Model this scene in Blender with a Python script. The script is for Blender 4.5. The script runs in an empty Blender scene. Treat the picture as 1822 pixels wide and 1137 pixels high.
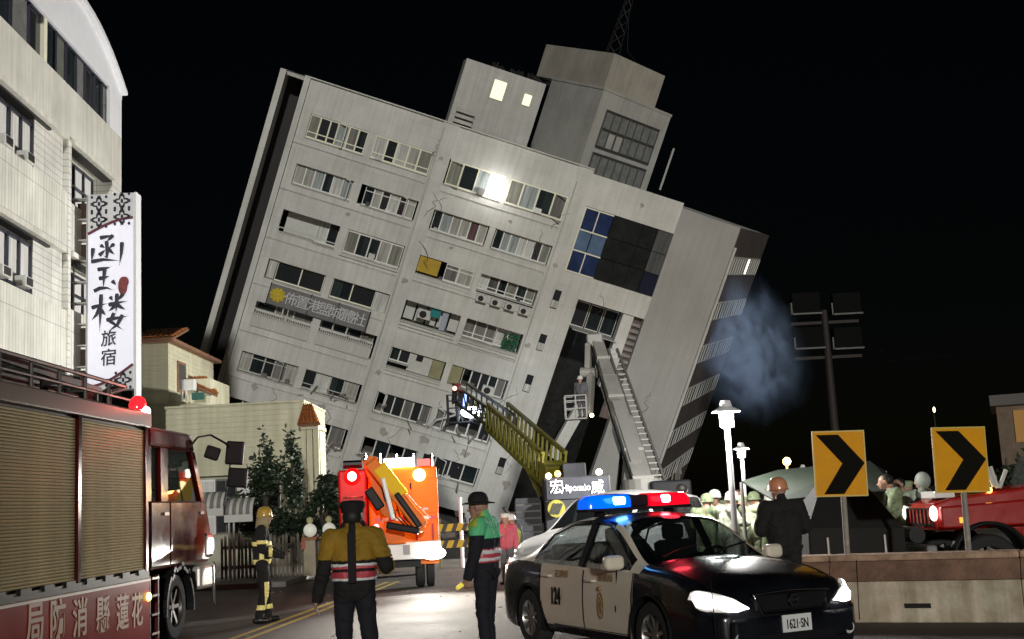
import bpy, bmesh, math, random
from mathutils import Vector, Matrix, Quaternion
R = math.radians
random.seed(7)
sc = bpy.context.scene
col = sc.collection

# ------------------------------------------------------------------ camera, world, sun, exposure
CAM = Vector((0, 0, 1.62)); FPX = 2100.0; PITCH = R(8.93); ROLL = R(2.92)
cam_d = bpy.data.cameras.new('camera'); cam = bpy.data.objects.new('camera', cam_d); col.objects.link(cam)
cam_d.sensor_width = 36; cam_d.lens = FPX / 1822 * 36; cam_d.clip_end = 3000; cam_d.clip_start = .1
fwd = Vector((0, math.cos(PITCH), math.sin(PITCH))); up0 = Vector((0, -math.sin(PITCH), math.cos(PITCH))); rt0 = Vector((1, 0, 0))
cr = rt0 * math.cos(ROLL) - up0 * math.sin(ROLL); cu = up0 * math.cos(ROLL) + rt0 * math.sin(ROLL)
cam.matrix_world = Matrix(((cr.x, cu.x, -fwd.x, 0), (cr.y, cu.y, -fwd.y, 0), (cr.z, cu.z, -fwd.z, CAM.z), (0, 0, 0, 1)))
sc.camera = cam

SUN_AZ = R(7); SUN_EL = R(8)           # floodlit night: the key comes low from behind the camera
world = bpy.data.worlds.new('World'); sc.world = world; world.use_nodes = True
wn = world.node_tree; wn.nodes.clear()
sky = wn.nodes.new('ShaderNodeTexSky'); sky.sky_type = 'NISHITA'; sky.sun_disc = False
sky.sun_elevation = SUN_EL; sky.sun_rotation = math.pi - SUN_AZ
bg = wn.nodes.new('ShaderNodeBackground'); bg.inputs[1].default_value = 0.0004
wo = wn.nodes.new('ShaderNodeOutputWorld')
wn.links.new(sky.outputs[0], bg.inputs[0]); wn.links.new(bg.outputs[0], wo.inputs[0])
sd = bpy.data.lights.new('sun', 'SUN'); sd.energy = 1.38; sd.angle = R(1.5); sd.color = (1, .99, .93)
sun = bpy.data.objects.new('sun', sd); col.objects.link(sun)
Ldir = Vector((math.sin(SUN_AZ) * math.cos(SUN_EL), -math.cos(SUN_AZ) * math.cos(SUN_EL), math.sin(SUN_EL)))
sun.rotation_euler = (-Ldir).to_track_quat('-Z', 'Y').to_euler(); sun.location = (0, -10, 30)
vs = sc.view_settings; vs.view_transform = 'Standard'; vs.look = 'None'; vs.exposure = 0; vs.gamma = 1
sc.cycles.max_bounces = 5; sc.cycles.diffuse_bounces = 2; sc.cycles.glossy_bounces = 3
sc.cycles.transmission_bounces = 4; sc.cycles.transparent_max_bounces = 10; sc.cycles.volume_bounces = 0
sc.cycles.use_denoising = True; sc.cycles.sample_clamp_indirect = 4

# ------------------------------------------------------------------ helpers
def ray(x, y): return cr * ((x - 911) / FPX) - cu * ((y - 568.5) / FPX) + fwd
def at(x, y, Y):                       # the point at distance Y down the street that is seen at photo pixel x, y
    d = ray(x, y); return CAM + d * (Y / d.y)
def gnd(x, y, z=0):
    d = ray(x, y); return CAM + d * ((z - CAM.z) / d.z)

MATS = {}
def mat(name, c=(.5, .5, .5), rough=.6, metal=0., var=0., scale=3., bump=0., bscale=40., em=None, es=0., spec=.5, coat=0., streak=0., c2=None, stretch=(1, 1, 1), alpha=None):
    if name in MATS: return MATS[name]
    m = bpy.data.materials.new(name); m.use_nodes = True; MATS[name] = m
    nt = m.node_tree; b = nt.nodes['Principled BSDF']
    b.inputs['Base Color'].default_value = (*c, 1); b.inputs['Roughness'].default_value = rough; b.inputs['Metallic'].default_value = metal
    b.inputs['Specular IOR Level'].default_value = spec; b.inputs['Coat Weight'].default_value = coat; b.inputs['Coat Roughness'].default_value = .06
    if em: b.inputs['Emission Color'].default_value = (*em, 1); b.inputs['Emission Strength'].default_value = es
    if var or bump or streak or c2:
        tc = nt.nodes.new('ShaderNodeTexCoord'); mp = nt.nodes.new('ShaderNodeMapping'); mp.inputs['Scale'].default_value = stretch
        nt.links.new(tc.outputs['Object'], mp.inputs[0])
        src = None
        if var or c2:
            n = nt.nodes.new('ShaderNodeTexNoise'); n.inputs['Scale'].default_value = scale; n.inputs['Detail'].default_value = 8; n.inputs['Roughness'].default_value = .62
            nt.links.new(mp.outputs[0], n.inputs[0])
            cr_ = nt.nodes.new('ShaderNodeValToRGB'); cr_.color_ramp.elements[0].position = .3; cr_.color_ramp.elements[1].position = .72
            lo = c2 if c2 else tuple(x * (1 - var) for x in c); hi = c if c2 else tuple(min(1, x * (1 + var * .6)) for x in c)
            cr_.color_ramp.elements[0].color = (*lo, 1); cr_.color_ramp.elements[1].color = (*hi, 1)
            nt.links.new(n.outputs[0], cr_.inputs[0]); src = cr_.outputs[0]
            rr = nt.nodes.new('ShaderNodeMapRange'); rr.inputs[3].default_value = max(0, rough - .12); rr.inputs[4].default_value = min(1, rough + .15)
            nt.links.new(n.outputs[0], rr.inputs[0]); nt.links.new(rr.outputs[0], b.inputs['Roughness'])
        if streak:                     # rain streaks running down the surface
            m2 = nt.nodes.new('ShaderNodeMapping'); m2.inputs['Scale'].default_value = (2.2, 2.2, .12); nt.links.new(tc.outputs['Object'], m2.inputs[0])
            n2 = nt.nodes.new('ShaderNodeTexNoise'); n2.inputs['Scale'].default_value = 2; n2.inputs['Detail'].default_value = 6; nt.links.new(m2.outputs[0], n2.inputs[0])
            r2 = nt.nodes.new('ShaderNodeValToRGB'); r2.color_ramp.elements[0].position = .38; r2.color_ramp.elements[1].position = .62
            k = 1 - streak; r2.color_ramp.elements[0].color = (k, k, k * .96, 1); r2.color_ramp.elements[1].color = (1, 1, 1, 1); nt.links.new(n2.outputs[0], r2.inputs[0])
            mx = nt.nodes.new('ShaderNodeMix'); mx.data_type = 'RGBA'; mx.blend_type = 'MULTIPLY'; mx.inputs[0].default_value = 1
            if src: nt.links.new(src, mx.inputs[6])
            else: mx.inputs[6].default_value = (*c, 1)
            nt.links.new(r2.outputs[0], mx.inputs[7]); src = mx.outputs[2]
        if src: nt.links.new(src, b.inputs['Base Color'])
        if bump:
            n3 = nt.nodes.new('ShaderNodeTexNoise'); n3.inputs['Scale'].default_value = bscale; n3.inputs['Detail'].default_value = 5; nt.links.new(mp.outputs[0], n3.inputs[0])
            bp = nt.nodes.new('ShaderNodeBump'); bp.inputs['Strength'].default_value = bump; bp.inputs['Distance'].default_value = .02
            nt.links.new(n3.outputs[0], bp.inputs['Height']); nt.links.new(bp.outputs[0], b.inputs['Normal'])
    return m

def glass(name, tint=(.03, .04, .045), t=.6, rough=.04):
    if name in MATS: return MATS[name]
    m = bpy.data.materials.new(name); m.use_nodes = True; MATS[name] = m; nt = m.node_tree
    b = nt.nodes['Principled BSDF']; b.inputs['Base Color'].default_value = (*tint, 1); b.inputs['Roughness'].default_value = rough; b.inputs['Specular IOR Level'].default_value = .8
    tr = nt.nodes.new('ShaderNodeBsdfTransparent'); tr.inputs[0].default_value = (.8, .86, .85, 1); mx = nt.nodes.new('ShaderNodeMixShader'); mx.inputs[0].default_value = t
    nt.links.new(b.outputs[0], mx.inputs[1]); nt.links.new(tr.outputs[0], mx.inputs[2]); nt.links.new(mx.outputs[0], nt.nodes['Material Output'].inputs[0])
    return m

class G:
    def __init__(s): s.v = []; s.f = []; s.mi = []; s.cur = 0
    def add(s, vs, fs):
        o = len(s.v); s.v += [tuple(p) for p in vs]; s.f += [tuple(i + o for i in f) for f in fs]; s.mi += [s.cur] * len(fs); return s
    def box(s, x0, x1, y0, y1, z0, z1):
        x0, x1 = sorted((x0, x1)); y0, y1 = sorted((y0, y1)); z0, z1 = sorted((z0, z1))
        return s.add([(x0, y0, z0), (x1, y0, z0), (x1, y1, z0), (x0, y1, z0), (x0, y0, z1), (x1, y0, z1), (x1, y1, z1), (x0, y1, z1)],
                     [(0, 3, 2, 1), (4, 5, 6, 7), (0, 1, 5, 4), (1, 2, 6, 5), (2, 3, 7, 6), (3, 0, 4, 7)])
    def mbox(s, M, sx, sy, sz):
        c = [M @ Vector((a * sx / 2, b * sy / 2, d * sz / 2)) for d in (-1, 1) for a, b in ((-1, -1), (1, -1), (1, 1), (-1, 1))]
        return s.add(c, [(0, 3, 2, 1), (4, 5, 6, 7), (0, 1, 5, 4), (1, 2, 6, 5), (2, 3, 7, 6), (3, 0, 4, 7)])
    def beam(s, p, q, w, h, up=(0, 0, 1)):
        p = Vector(p); q = Vector(q); d = (q - p); L = d.length; d.normalize(); upv = Vector(up)
        if abs(d.dot(upv)) > .98: upv = Vector((0, 1, 0))
        x = d.cross(upv).normalized(); z = x.cross(d)
        M = Matrix(((x.x, d.x, z.x, 0), (x.y, d.y, z.y, 0), (x.z, d.z, z.z, 0), (0, 0, 0, 1))); M.translation = (p + q) / 2
        return s.mbox(M, w, L, h)
    def cyl(s, p, q, r, r2=None, n=12, caps=True):
        p = Vector(p); q = Vector(q); r2 = r if r2 is None else r2; d = (q - p).normalized()
        a = d.orthogonal().normalized(); b = d.cross(a); vs = []
        for c, rr in ((p, r), (q, r2)):
            for i in range(n):
                t = 2 * math.pi * i / n; vs.append(c + (a * math.cos(t) + b * math.sin(t)) * rr)
        fs = [(i, (i + 1) % n, n + (i + 1) % n, n + i) for i in range(n)]
        if caps: fs += [tuple(range(n - 1, -1, -1)), tuple(range(n, 2 * n))]
        return s.add(vs, fs)
    def tube(s, pts, r, n=8):
        pts = [Vector(p) for p in pts]; rs = r if isinstance(r, (list, tuple)) else [r] * len(pts); vs = []; a = None
        for k, p in enumerate(pts):
            d = (pts[min(k + 1, len(pts) - 1)] - pts[max(k - 1, 0)]).normalized()
            a = d.orthogonal().normalized() if a is None else (a - d * a.dot(d)).normalized(); b = d.cross(a)
            for i in range(n):
                t = 2 * math.pi * i / n; vs.append(p + (a * math.cos(t) + b * math.sin(t)) * rs[k])
        m = len(pts); fs = [(k * n + i, k * n + (i + 1) % n, (k + 1) * n + (i + 1) % n, (k + 1) * n + i) for k in range(m - 1) for i in range(n)]
        fs += [tuple(range(n - 1, -1, -1)), tuple(range((m - 1) * n, m * n))]
        return s.add(vs, fs)
    def prism(s, poly, ext):
        ext = Vector(ext); poly = [Vector(p) for p in poly]; n = len(poly)
        return s.add(poly + [p + ext for p in poly], [tuple(range(n - 1, -1, -1)), tuple(range(n, 2 * n))] + [(i, (i + 1) % n, n + (i + 1) % n, n + i) for i in range(n)])
    def sph(s, c, r, nu=14, nv=9, M=None):
        if not isinstance(r, (tuple, list)): r = (r, r, r)
        c = Vector(c); vs = [Vector((0, 0, r[2]))]
        for j in range(1, nv):
            ph = math.pi * j / nv
            for i in range(nu):
                t = 2 * math.pi * i / nu; vs.append(Vector((r[0] * math.sin(ph) * math.cos(t), r[1] * math.sin(ph) * math.sin(t), r[2] * math.cos(ph))))
        vs.append(Vector((0, 0, -r[2])))
        fs = [(0, 1 + i, 1 + (i + 1) % nu) for i in range(nu)]
        for j in range(nv - 2):
            for i in range(nu):
                a = 1 + j * nu + i; b = 1 + j * nu + (i + 1) % nu; fs.append((a, a + nu, b + nu, b))
        e = len(vs) - 1; fs += [(e, 1 + (nv - 2) * nu + (i + 1) % nu, 1 + (nv - 2) * nu + i) for i in range(nu)]
        if M is not None: vs = [M @ p for p in vs]
        return s.add([c + p for p in vs], fs)
    def lathe(s, prof, n=24, c=(0, 0, 0), M=None):
        vs = []
        for r, z in prof:
            for i in range(n):
                t = 2 * math.pi * i / n; p = Vector((r * math.cos(t), r * math.sin(t), z))
                if M is not None: p = M @ p
                vs.append(p + Vector(c))
        m = len(prof); fs = [(k * n + i, k * n + (i + 1) % n, (k + 1) * n + (i + 1) % n, (k + 1) * n + i) for k in range(m - 1) for i in range(n)]
        return s.add(vs, fs)
    def obj(s, name, m, parent=None, smooth=False, bevel=0, loc=None, seg=2, solid=0):
        me = bpy.data.meshes.new(name); me.from_pydata(s.v, [], s.f); me.update()
        for mm in (m if isinstance(m, (list, tuple)) else [m]): me.materials.append(mm)
        if isinstance(m, (list, tuple)): me.polygons.foreach_set('material_index', s.mi)
        bm = bmesh.new(); bm.from_mesh(me); bmesh.ops.recalc_face_normals(bm, faces=bm.faces); bm.to_mesh(me); bm.free()
        if smooth:
            me.polygons.foreach_set('use_smooth', [True] * len(me.polygons))
            if smooth != 2: me.set_sharp_from_angle(angle=R(38))
        o = bpy.data.objects.new(name, me); col.objects.link(o)
        if parent: o.parent = parent
        if loc: o.location = loc
        if solid: md = o.modifiers.new('s', 'SOLIDIFY'); md.thickness = solid
        if bevel:
            md = o.modifiers.new('b', 'BEVEL'); md.width = bevel; md.segments = seg; md.limit_method = 'ANGLE'; md.angle_limit = R(40)
        return o

def tag(o, label=None, cat=None, group=None, kind=None):
    if label: o['label'] = label
    if cat: o['category'] = cat
    if group: o['group'] = group
    if kind: o['kind'] = kind
    return o
def thing(name, label, cat, loc=(0, 0, 0), rz=0., group=None, rot=None):
    o = bpy.data.objects.new(name, None); col.objects.link(o); o.empty_display_size = .3; o.location = loc; o.rotation_euler = (0, 0, rz)
    if rot is not None: o.rotation_euler = rot
    return tag(o, label, cat, group)
def share(src, parent, loc=None, rot=None, name=None, m=None):
    c = src.copy(); col.objects.link(c); c.parent = parent
    if name: c.name = name
    if loc is not None: c.location = loc
    if rot is not None: c.rotation_euler = rot
    return c
def struct(o): o['kind'] = 'structure'; return o
def text(name, s, size, m, parent, M, ext=.01, sx=1., shear=0., bold=0.):
    cu_ = bpy.data.curves.new(name, 'FONT'); cu_.body = s; cu_.size = size; cu_.extrude = ext; cu_.align_x = 'CENTER'; cu_.align_y = 'CENTER'; cu_.shear = shear; cu_.offset = bold; cu_.resolution_u = 3
    t = bpy.data.objects.new('tmp', cu_); col.objects.link(t); dg = bpy.context.evaluated_depsgraph_get(); dg.update()
    me = bpy.data.meshes.new_from_object(t.evaluated_get(dg)); bpy.data.objects.remove(t); me.name = name
    me.materials.clear(); me.materials.append(m)
    o = bpy.data.objects.new(name, me); col.objects.link(o); o.parent = parent; o.matrix_local = M @ Matrix.Diagonal((sx, 1, 1, 1)); return o
def frame_m(o, x, y):                  # matrix with given x and y axes at origin o
    x = Vector(x).normalized(); y = Vector(y).normalized(); z = x.cross(y).normalized(); o = Vector(o)
    return Matrix(((x.x, y.x, z.x, o.x), (x.y, y.y, z.y, o.y), (x.z, y.z, z.z, o.z), (0, 0, 0, 1)))
def lamp(name, kind, loc, power, color, parent=None, to=None, size=.1, spot=60, blend=.6):
    l = bpy.data.lights.new(name, kind); l.energy = power; l.color = color
    if kind != 'SUN': l.shadow_soft_size = size
    if kind == 'SPOT': l.spot_size = R(spot); l.spot_blend = blend
    o = bpy.data.objects.new(name, l); col.objects.link(o); o.location = loc
    if to is not None: o.rotation_euler = (Vector(to) - Vector(loc)).to_track_quat('-Z', 'Y').to_euler()
    if parent: o.parent = parent
    return o
def em(name, c, s): return mat('emit_' + name, c, .4, em=c, es=s)

def joints(m, sx, sz, k):               # faint joint lines between facing panels
    nt = m.node_tree; b = nt.nodes['Principled BSDF']; tc = nt.nodes.new('ShaderNodeTexCoord'); sp = nt.nodes.new('ShaderNodeSeparateXYZ'); cb = nt.nodes.new('ShaderNodeCombineXYZ'); nt.links.new(tc.outputs['Object'], sp.inputs[0])
    ad = nt.nodes.new('ShaderNodeMath'); nt.links.new(sp.outputs[0], ad.inputs[0]); nt.links.new(sp.outputs[1], ad.inputs[1]); nt.links.new(ad.outputs[0], cb.inputs[0]); nt.links.new(sp.outputs[2], cb.inputs[1])
    br = nt.nodes.new('ShaderNodeTexBrick'); br.offset = .5; br.inputs['Scale'].default_value = 1; br.inputs['Brick Width'].default_value = sx; br.inputs['Row Height'].default_value = sz; br.inputs['Mortar Size'].default_value = .02; br.inputs['Mortar Smooth'].default_value = .6
    br.inputs['Color1'].default_value = (1, 1, 1, 1); br.inputs['Color2'].default_value = (.965, .965, .96, 1); br.inputs['Mortar'].default_value = (k, k, k * .98, 1); nt.links.new(cb.outputs[0], br.inputs[0])
    old = b.inputs['Base Color'].links[0].from_socket; mx = nt.nodes.new('ShaderNodeMix'); mx.data_type = 'RGBA'; mx.blend_type = 'MULTIPLY'; mx.inputs[0].default_value = 1
    nt.links.new(old, mx.inputs[6]); nt.links.new(br.outputs[0], mx.inputs[7]); nt.links.new(mx.outputs[2], b.inputs['Base Color']); return m
# ------------------------------------------------------------------ ground
M_asph = mat('asphalt', (.085, .072, .06), .7, var=.5, scale=.7, bump=.6, bscale=70)
g = G(); n = 40
g.box(-400, 400, -60, 900, -.4, 0)
struct(g.obj('road', M_asph))
M_pav = mat('pavement_concrete', (.2, .19, .17), .85, var=.3, scale=2, bump=.3)
g = G(); g.box(-60, -5.6, 28.2, 62, 0, .13)
struct(g.obj('pavement', M_pav, bevel=.02))
M_yel = mat('road_yellow_paint', (.55, .4, .05), .7, var=.35, scale=6)
g = G()
for (a, b, w) in (((-4.35, 13), (-3.2, 28), .1), ((-4.1, 13), (-2.95, 28), .1)):
    a = Vector((*a, .004)); b = Vector((*b, .004)); d = (b - a).normalized().cross(Vector((0, 0, 1))) * w / 2
    g.add([a - d, a + d, b + d, b - d], [(0, 1, 2, 3)])
struct(g.obj('lane_line', M_yel))

# ------------------------------------------------------------------ the leaning building (local x along the facade, y into it, z up; z = 0 at the parapet)
BU = Vector((.93177668, .19052769, -.30901684)); BD = Vector((-.35376002, .28537851, -.89073731)); BW = Vector((-.08152336, .93928606, .33331012))
BO = CAM + ray(544, 133.4) * 68
bld = thing('leaning_building', 'tall grey concrete tower block tilted far over with smashed lower floors', 'building')
bld.matrix_world = Matrix(((BU.x, BW.x, -BD.x, BO.x), (BU.y, BW.y, -BD.y, BO.y), (BU.z, BW.z, -BD.z, BO.z), (0, 0, 0, 1)))
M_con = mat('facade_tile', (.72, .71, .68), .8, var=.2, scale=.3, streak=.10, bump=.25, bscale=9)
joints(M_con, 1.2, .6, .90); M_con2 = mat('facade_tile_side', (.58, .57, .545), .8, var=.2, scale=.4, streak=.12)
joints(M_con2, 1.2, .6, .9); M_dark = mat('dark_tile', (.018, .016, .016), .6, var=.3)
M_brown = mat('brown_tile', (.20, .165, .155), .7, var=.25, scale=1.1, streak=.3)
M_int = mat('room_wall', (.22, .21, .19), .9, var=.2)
M_frame = mat('window_frame', (.8, .8, .76), .5)
M_framey = mat('window_frame_cream', (.88, .86, .68), .45)
M_gl = glass('room_glass', t=.55)
M_gd = mat('dark_pane', (.025, .027, .03), .08, spec=.7)
CURT = [mat('curtain_%d' % i, c, .85, var=.5, scale=7, stretch=(1, 1, .06)) for i, c in enumerate([(.45, .44, .39), (.62, .62, .58), (.2, .19, .18), (.13, .07, .075), (.36, .4, .4), (.25, .25, .21), (.1, .1, .1)])]
M_ac = mat('appliance_white', (.62, .62, .58), .5, var=.1); M_black = mat('black', (.012, .012, .012), .5)
M_rail = mat('railing_paint', (.6, .59, .54), .5)
Bp = lambda name, g_, m, par=bld, **k: g_.obj(name, m, par, **k)
ZB = -31
LR = [(2.0, 3.4), (5.0, 6.2), (7.8, 9.2), (10.85, 12.05), (13.5, 15.0), (16.65, 17.9), (19.6, 21.0), (22.6, 24.0)]
MR = [(2.05, 3.55), (5.15, 6.38), (8.0, 9.15), (10.85, 12.15), (13.85, 15.1), (16.75, 18.05), (19.7, 20.9), (22.7, 23.9)]
WT = .45
def column_wall(x0, x1, rows, mid):
    top = 0
    for (a, b) in rows + [(-ZB, None)]:
        g = G(); g.box(x0, x1, 0, WT, -top, -a); Bp('spandrel', g, M_con)
        if b is None: break
        g = G(); g.box(mid[0], mid[1], .012, WT - .01, -a, -b); Bp('pier', g, M_con)
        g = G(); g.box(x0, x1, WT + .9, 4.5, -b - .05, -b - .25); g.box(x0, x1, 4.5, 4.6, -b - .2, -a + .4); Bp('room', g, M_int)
        top = b
column_wall(.36, 8.35, LR, (4.38, 4.86)); column_wall(9.35, 16.8, MR, (12.82, 13.2))
g = G(); g.box(.36, .92, .01, WT, -1.5, ZB); Bp('pier', g, M_con)
for (a, b, p) in ((0, .33, .14), (8.35, 9.35, .1), (16.8, 17.75, .08)):
    g = G(); g.box(a, b, -p, WT, 0, ZB); Bp('pilaster', g, M_con)
g = G()                                  # the ledge lines at every floor
for x0, x1, rows in ((.36, 8.35, LR), (9.35, 16.8, MR)):
    for a, b in rows: g.box(x0, x1, -.05, .01, -b - .42, -b - .48)
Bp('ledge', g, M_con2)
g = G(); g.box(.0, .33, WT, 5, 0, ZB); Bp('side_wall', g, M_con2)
g = G(); g.box(-1.45, -1.1, -.1, 5, -.05, ZB); Bp('side_fin', g, M_con)
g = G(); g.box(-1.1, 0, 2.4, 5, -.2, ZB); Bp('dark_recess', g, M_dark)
def window(x0, x1, zt, zb, n, fm=M_frame, style='mix', y=.3, seed=0, fw=.075):
    rnd = random.Random(seed * 77 + int(x0 * 10) + int(zt * 10)); g = G(); w = fw
    g.box(x0, x1, y - .04, y + .06, -zt, -zt - w); g.box(x0, x1, y - .04, y + .06, -zb + w, -zb)
    xs = [x0 + (x1 - x0) * (i + (rnd.uniform(-.09, .09) if 0 < i < n else 0)) / n for i in range(n + 1)]
    for x in xs: g.box(max(x0, x - w / 2), min(x1, x + w / 2), y - .05, y + .06, -zt - w, -zb + w)
    if style in ('mix', 'clear') and rnd.random() < .55: zz = zt + (zb - zt) * rnd.choice([.25, .72]); g.box(x0, x1, y - .03, y + .05, -zz, -zz - w * .7)
    o = Bp('window', g, fm)
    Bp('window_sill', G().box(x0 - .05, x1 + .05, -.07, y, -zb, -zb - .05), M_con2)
    if style != 'dark' and n > 2:
        for _ in range(rnd.choice([0, 1, 2])):    # things standing on the sill inside and out
            q = rnd.uniform(x0, x1 - .5); hh = rnd.uniform(.15, .45); Bp('sill_clutter', G().box(q, q + rnd.uniform(.15, .45), y - .22, y - .06, -zb + .001, -zb + hh), rnd.choice([M_ac, CURT[6], CURT[2], M_frame]), o)
        if rnd.random() < .5:
            q = rnd.choice(xs[:-1]); ww = (x1 - x0) / n; a_ = rnd.uniform(.3, .9); M_ = Matrix.Translation((q, y - .05, -(zt + zb) / 2)) @ Matrix.Rotation(-a_, 4, 'Z'); gg = G()
            for (u0, u1, v0, v1) in ((0, ww, .5, .45), (0, ww, -.45, -.5), (0, .05, -.45, .45), (ww - .05, ww, -.45, .45)): gg.mbox(M_ @ Matrix.Translation(((u0 + u1) / 2, 0, (v0 + v1) / 2 * (zb - zt))), u1 - u0, .03, abs(v1 - v0) * (zb - zt))
            Bp('open_sash', gg, fm, o)
    for a, b in zip(xs[:-1], xs[1:]):
        if style == 'broken' and rnd.random() < .35: continue
        g = G(); g.box(a + w / 2, b - w / 2, y, y + .02, -zt - w, -zb + w)
        r = rnd.random()
        if style == 'dark': m = M_gd if r < .8 else M_gl
        elif style == 'clear': m = M_gl if r < .5 else CURT[rnd.choice([0, 1, 4, 5, 2])]
        elif style == 'broken': m = rnd.choice([M_gd, M_gl, CURT[2]])
        else: m = M_gl if r < .22 else M_gd if r < .36 else rnd.choice(CURT + [CURT[0], CURT[1], CURT[1], CURT[5], CURT[4], CURT[0]])
        Bp('pane', g, m, o)
        if m is M_gl and rnd.random() < .7:
            g = G(); q = a + (b - a) * rnd.choice([0, .45]); k = 8; pts = []
            for i in range(k + 1): pts.append((q + (b - a) * .5 * i / k, y + .2 + .05 * (i % 2)))
            for (p0, p1) in zip(pts[:-1], pts[1:]): g.add([(*p0, -zt), (*p1, -zt), (*p1, -zb), (*p0, -zb)], [(0, 1, 2, 3)])
            Bp('curtain', g, rnd.choice(CURT), o)
    return o
def ac_unit(x, z, y=.12, s=1.):
    g = G(); g.box(x, x + .8 * s, y, y + .3, z, z + .55 * s); o = Bp('air_conditioner', g, M_ac, bevel=.02)
    g = G(); c = (x + .32 * s, y - .01, z + .275 * s)
    g.lathe([(.0, .0), (.21 * s, .0), (.21 * s, .02), (.17 * s, .03), (.17 * s, .012), (.05, .012), (.05, .03), (0, .03)], 16, c, Matrix.Rotation(R(90), 3, 'X'))
    Bp('fan_grille', g, M_black, o)
def low_rail(x0, x1, z, y=-.04, h=.3):
    g = G(); g.box(x0, x1, y - .03, y + .03, z + h, z + h - .06); g.box(x0, x1, y - .03, y + .03, z + .03, z + .08)
    k = max(2, int((x1 - x0) / .9))
    for i in range(k + 1): x = x0 + (x1 - x0) * i / k; g.box(x - .025, x + .025, y - .025, y + .025, z, z + h)
    Bp('balcony_rail', g, M_rail)
# left column
window(.95, 4.38, 2.0, 3.4, 6, M_framey, seed=1, fw=.09, y=.1); window(4.86, 8.33, 2.0, 3.4, 5, M_framey, seed=2, style='clear', fw=.1, y=.08)
window(.95, 4.38, 5.0, 6.2, 6, seed=3); window(5.15, 8.25, 5.0, 6.2, 6, seed=4)
window(3.1, 4.36, 7.8, 9.2, 2, seed=5, style='clear', y=.9); low_rail(.95, 4.36, -9.2, .1, .34); window(4.88, 8.3, 7.85, 9.2, 5, seed=6, style='clear', y=.1, fw=.08)
g = G(); g.box(1.2, 3.1, .95, 1.05, -7.8, -9.2); Bp('balcony_wall', g, M_ac)
g = G(); g.box(4.75, 8.35, -.12, .02, -9.3, -9.42); Bp('window_sill', g, M_rail)
window(1.5, 4.36, 10.85, 12.05, 2, M_framey, seed=7, style='dark'); window(4.88, 7.5, 10.85, 12.05, 2, M_framey, seed=8, style='dark')
g = G(); g.box(.98, 1.46, .2, .3, -10.9, -12.0); Bp('roller_blind', g, CURT[1]); g = G(); g.box(7.52, 8.33, .2, .3, -10.9, -12.3); Bp('roller_blind', g, CURT[1])
ban = Bp('banner', G().box(1.5, 7.5, -.22, -.1, -12.2, -13.42), mat('banner_cloth', (.20, .19, .19), .7, var=.2))
g = G()
for a in ((1.44, 1.5), (3.9, 3.95), (5.6, 5.65), (7.5, 7.56)): g.box(*a, -.24, -.08, -12.16, -13.46)
Bp('banner_frame', g, M_black, ban)
M_lw = mat('lettering_white', (.62, .62, .64), .6)
for i, ch in enumerate('佈置港盟城體社'): text('lettering', ch, .84, M_lw, ban, frame_m((2.83 + i * .7, -.235, -12.84), (1, 0, 0), (0, 0, 1)), .01)
g = G(); c = (2.0, -.24, -12.78); g.lathe([(0, .03), (.3, .03), (.36, 0)], 20, c, Matrix.Rotation(R(90), 3, 'X'))
for i in range(10): t = i * .628; g.sph((c[0] + .36 * math.cos(t), -.24, c[2] + .34 * math.sin(t)), (.11, .03, .11), 8, 5)
Bp('emblem', g, mat('emblem_yellow', (.62, .47, .03), .6, var=.3, scale=9), ban)
for x0, x1 in ((.92, 4.36), (4.86, 8.2)):
    g = G(); n = int((x1 - x0) / .13)
    for i in range(n + 1): x = x0 + (x1 - x0) * i / n; g.box(x - .028, x + .028, -.1, -.06, -13.98, -14.92)
    g.box(x0, x1, -.12, -.04, -13.9, -13.98); g.box(x0, x1, -.12, -.04, -14.92, -15.0); g.box(x0 + 1.6, x0 + 1.68, -.12, -.04, -13.5, -13.9)
    o = Bp('balustrade', g, M_rail)
    g = G(); g.box(x0, x1, .0, .12, -14.3, -15.0); Bp('balustrade_wall', g, M_con, o)
window(.95, 4.36, 13.5, 14.2, 3, seed=9, y=.8, style='clear'); window(4.9, 8.2, 13.5, 14.2, 4, seed=10, y=.8, style='clear')
window(.95, 4.36, 16.65, 17.9, 5, seed=11, fm=M_con2); window(4.7, 8.2, 16.7, 17.9, 4, seed=12, fm=M_con2)
window(.95, 4.36, 19.6, 21.0, 4, seed=13, style='broken'); window(4.9, 8.2, 19.6, 21.0, 4, seed=14, style='broken'); window(5, 8.2, 22.6, 24, 4, seed=15, style='broken')
# middle column
window(9.45, 12.82, 2.05, 3.55, 4, M_framey, seed=20, style='clear', fw=.09, y=.05); window(13.2, 16.8, 2.05, 3.55, 4, M_framey, seed=21, style='clear', fw=.09, y=.05)
g = G(); g.box(12.0, 12.76, .0, .03, -2.12, -3.48); Bp('glare_pane', g, em('pane_glare', (1, .98, .92), 20)); lamp('pane_halo_fill', 'POINT', (12.4, -.7, -2.9), 90, (1, .98, .93), bld, size=.2)  # glowing pane imitates a reflected floodlight; point light added for its halo
window(9.45, 12.75, 5.15, 6.38, 6, seed=22); window(13.28, 16.75, 5.15, 6.38, 7, seed=23)
g = G(); g.box(9.4, 10.7, .15, .2, -8.0, -9.0); Bp('yellow_screen', g, mat('yellow_sheet', (.55, .36, .04), .7, var=.15))
window(11.05, 12.8, 8.0, 9.1, 2, seed=24, style='clear', y=.08, fw=.1); low_rail(9.4, 12.8, -9.4, .0, .25)
window(13.2, 16.75, 8.0, 9.0, 6, seed=25, y=.5)
for x in (13.3, 14.2, 15.1, 16.0): ac_unit(x, -9.62, -.42, .8)
g = G()
for i in range(5): x = 9.5 + i * .7; g.box(x, x + .6, 1.0, 1.06, -10.85, -12.1)
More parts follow.
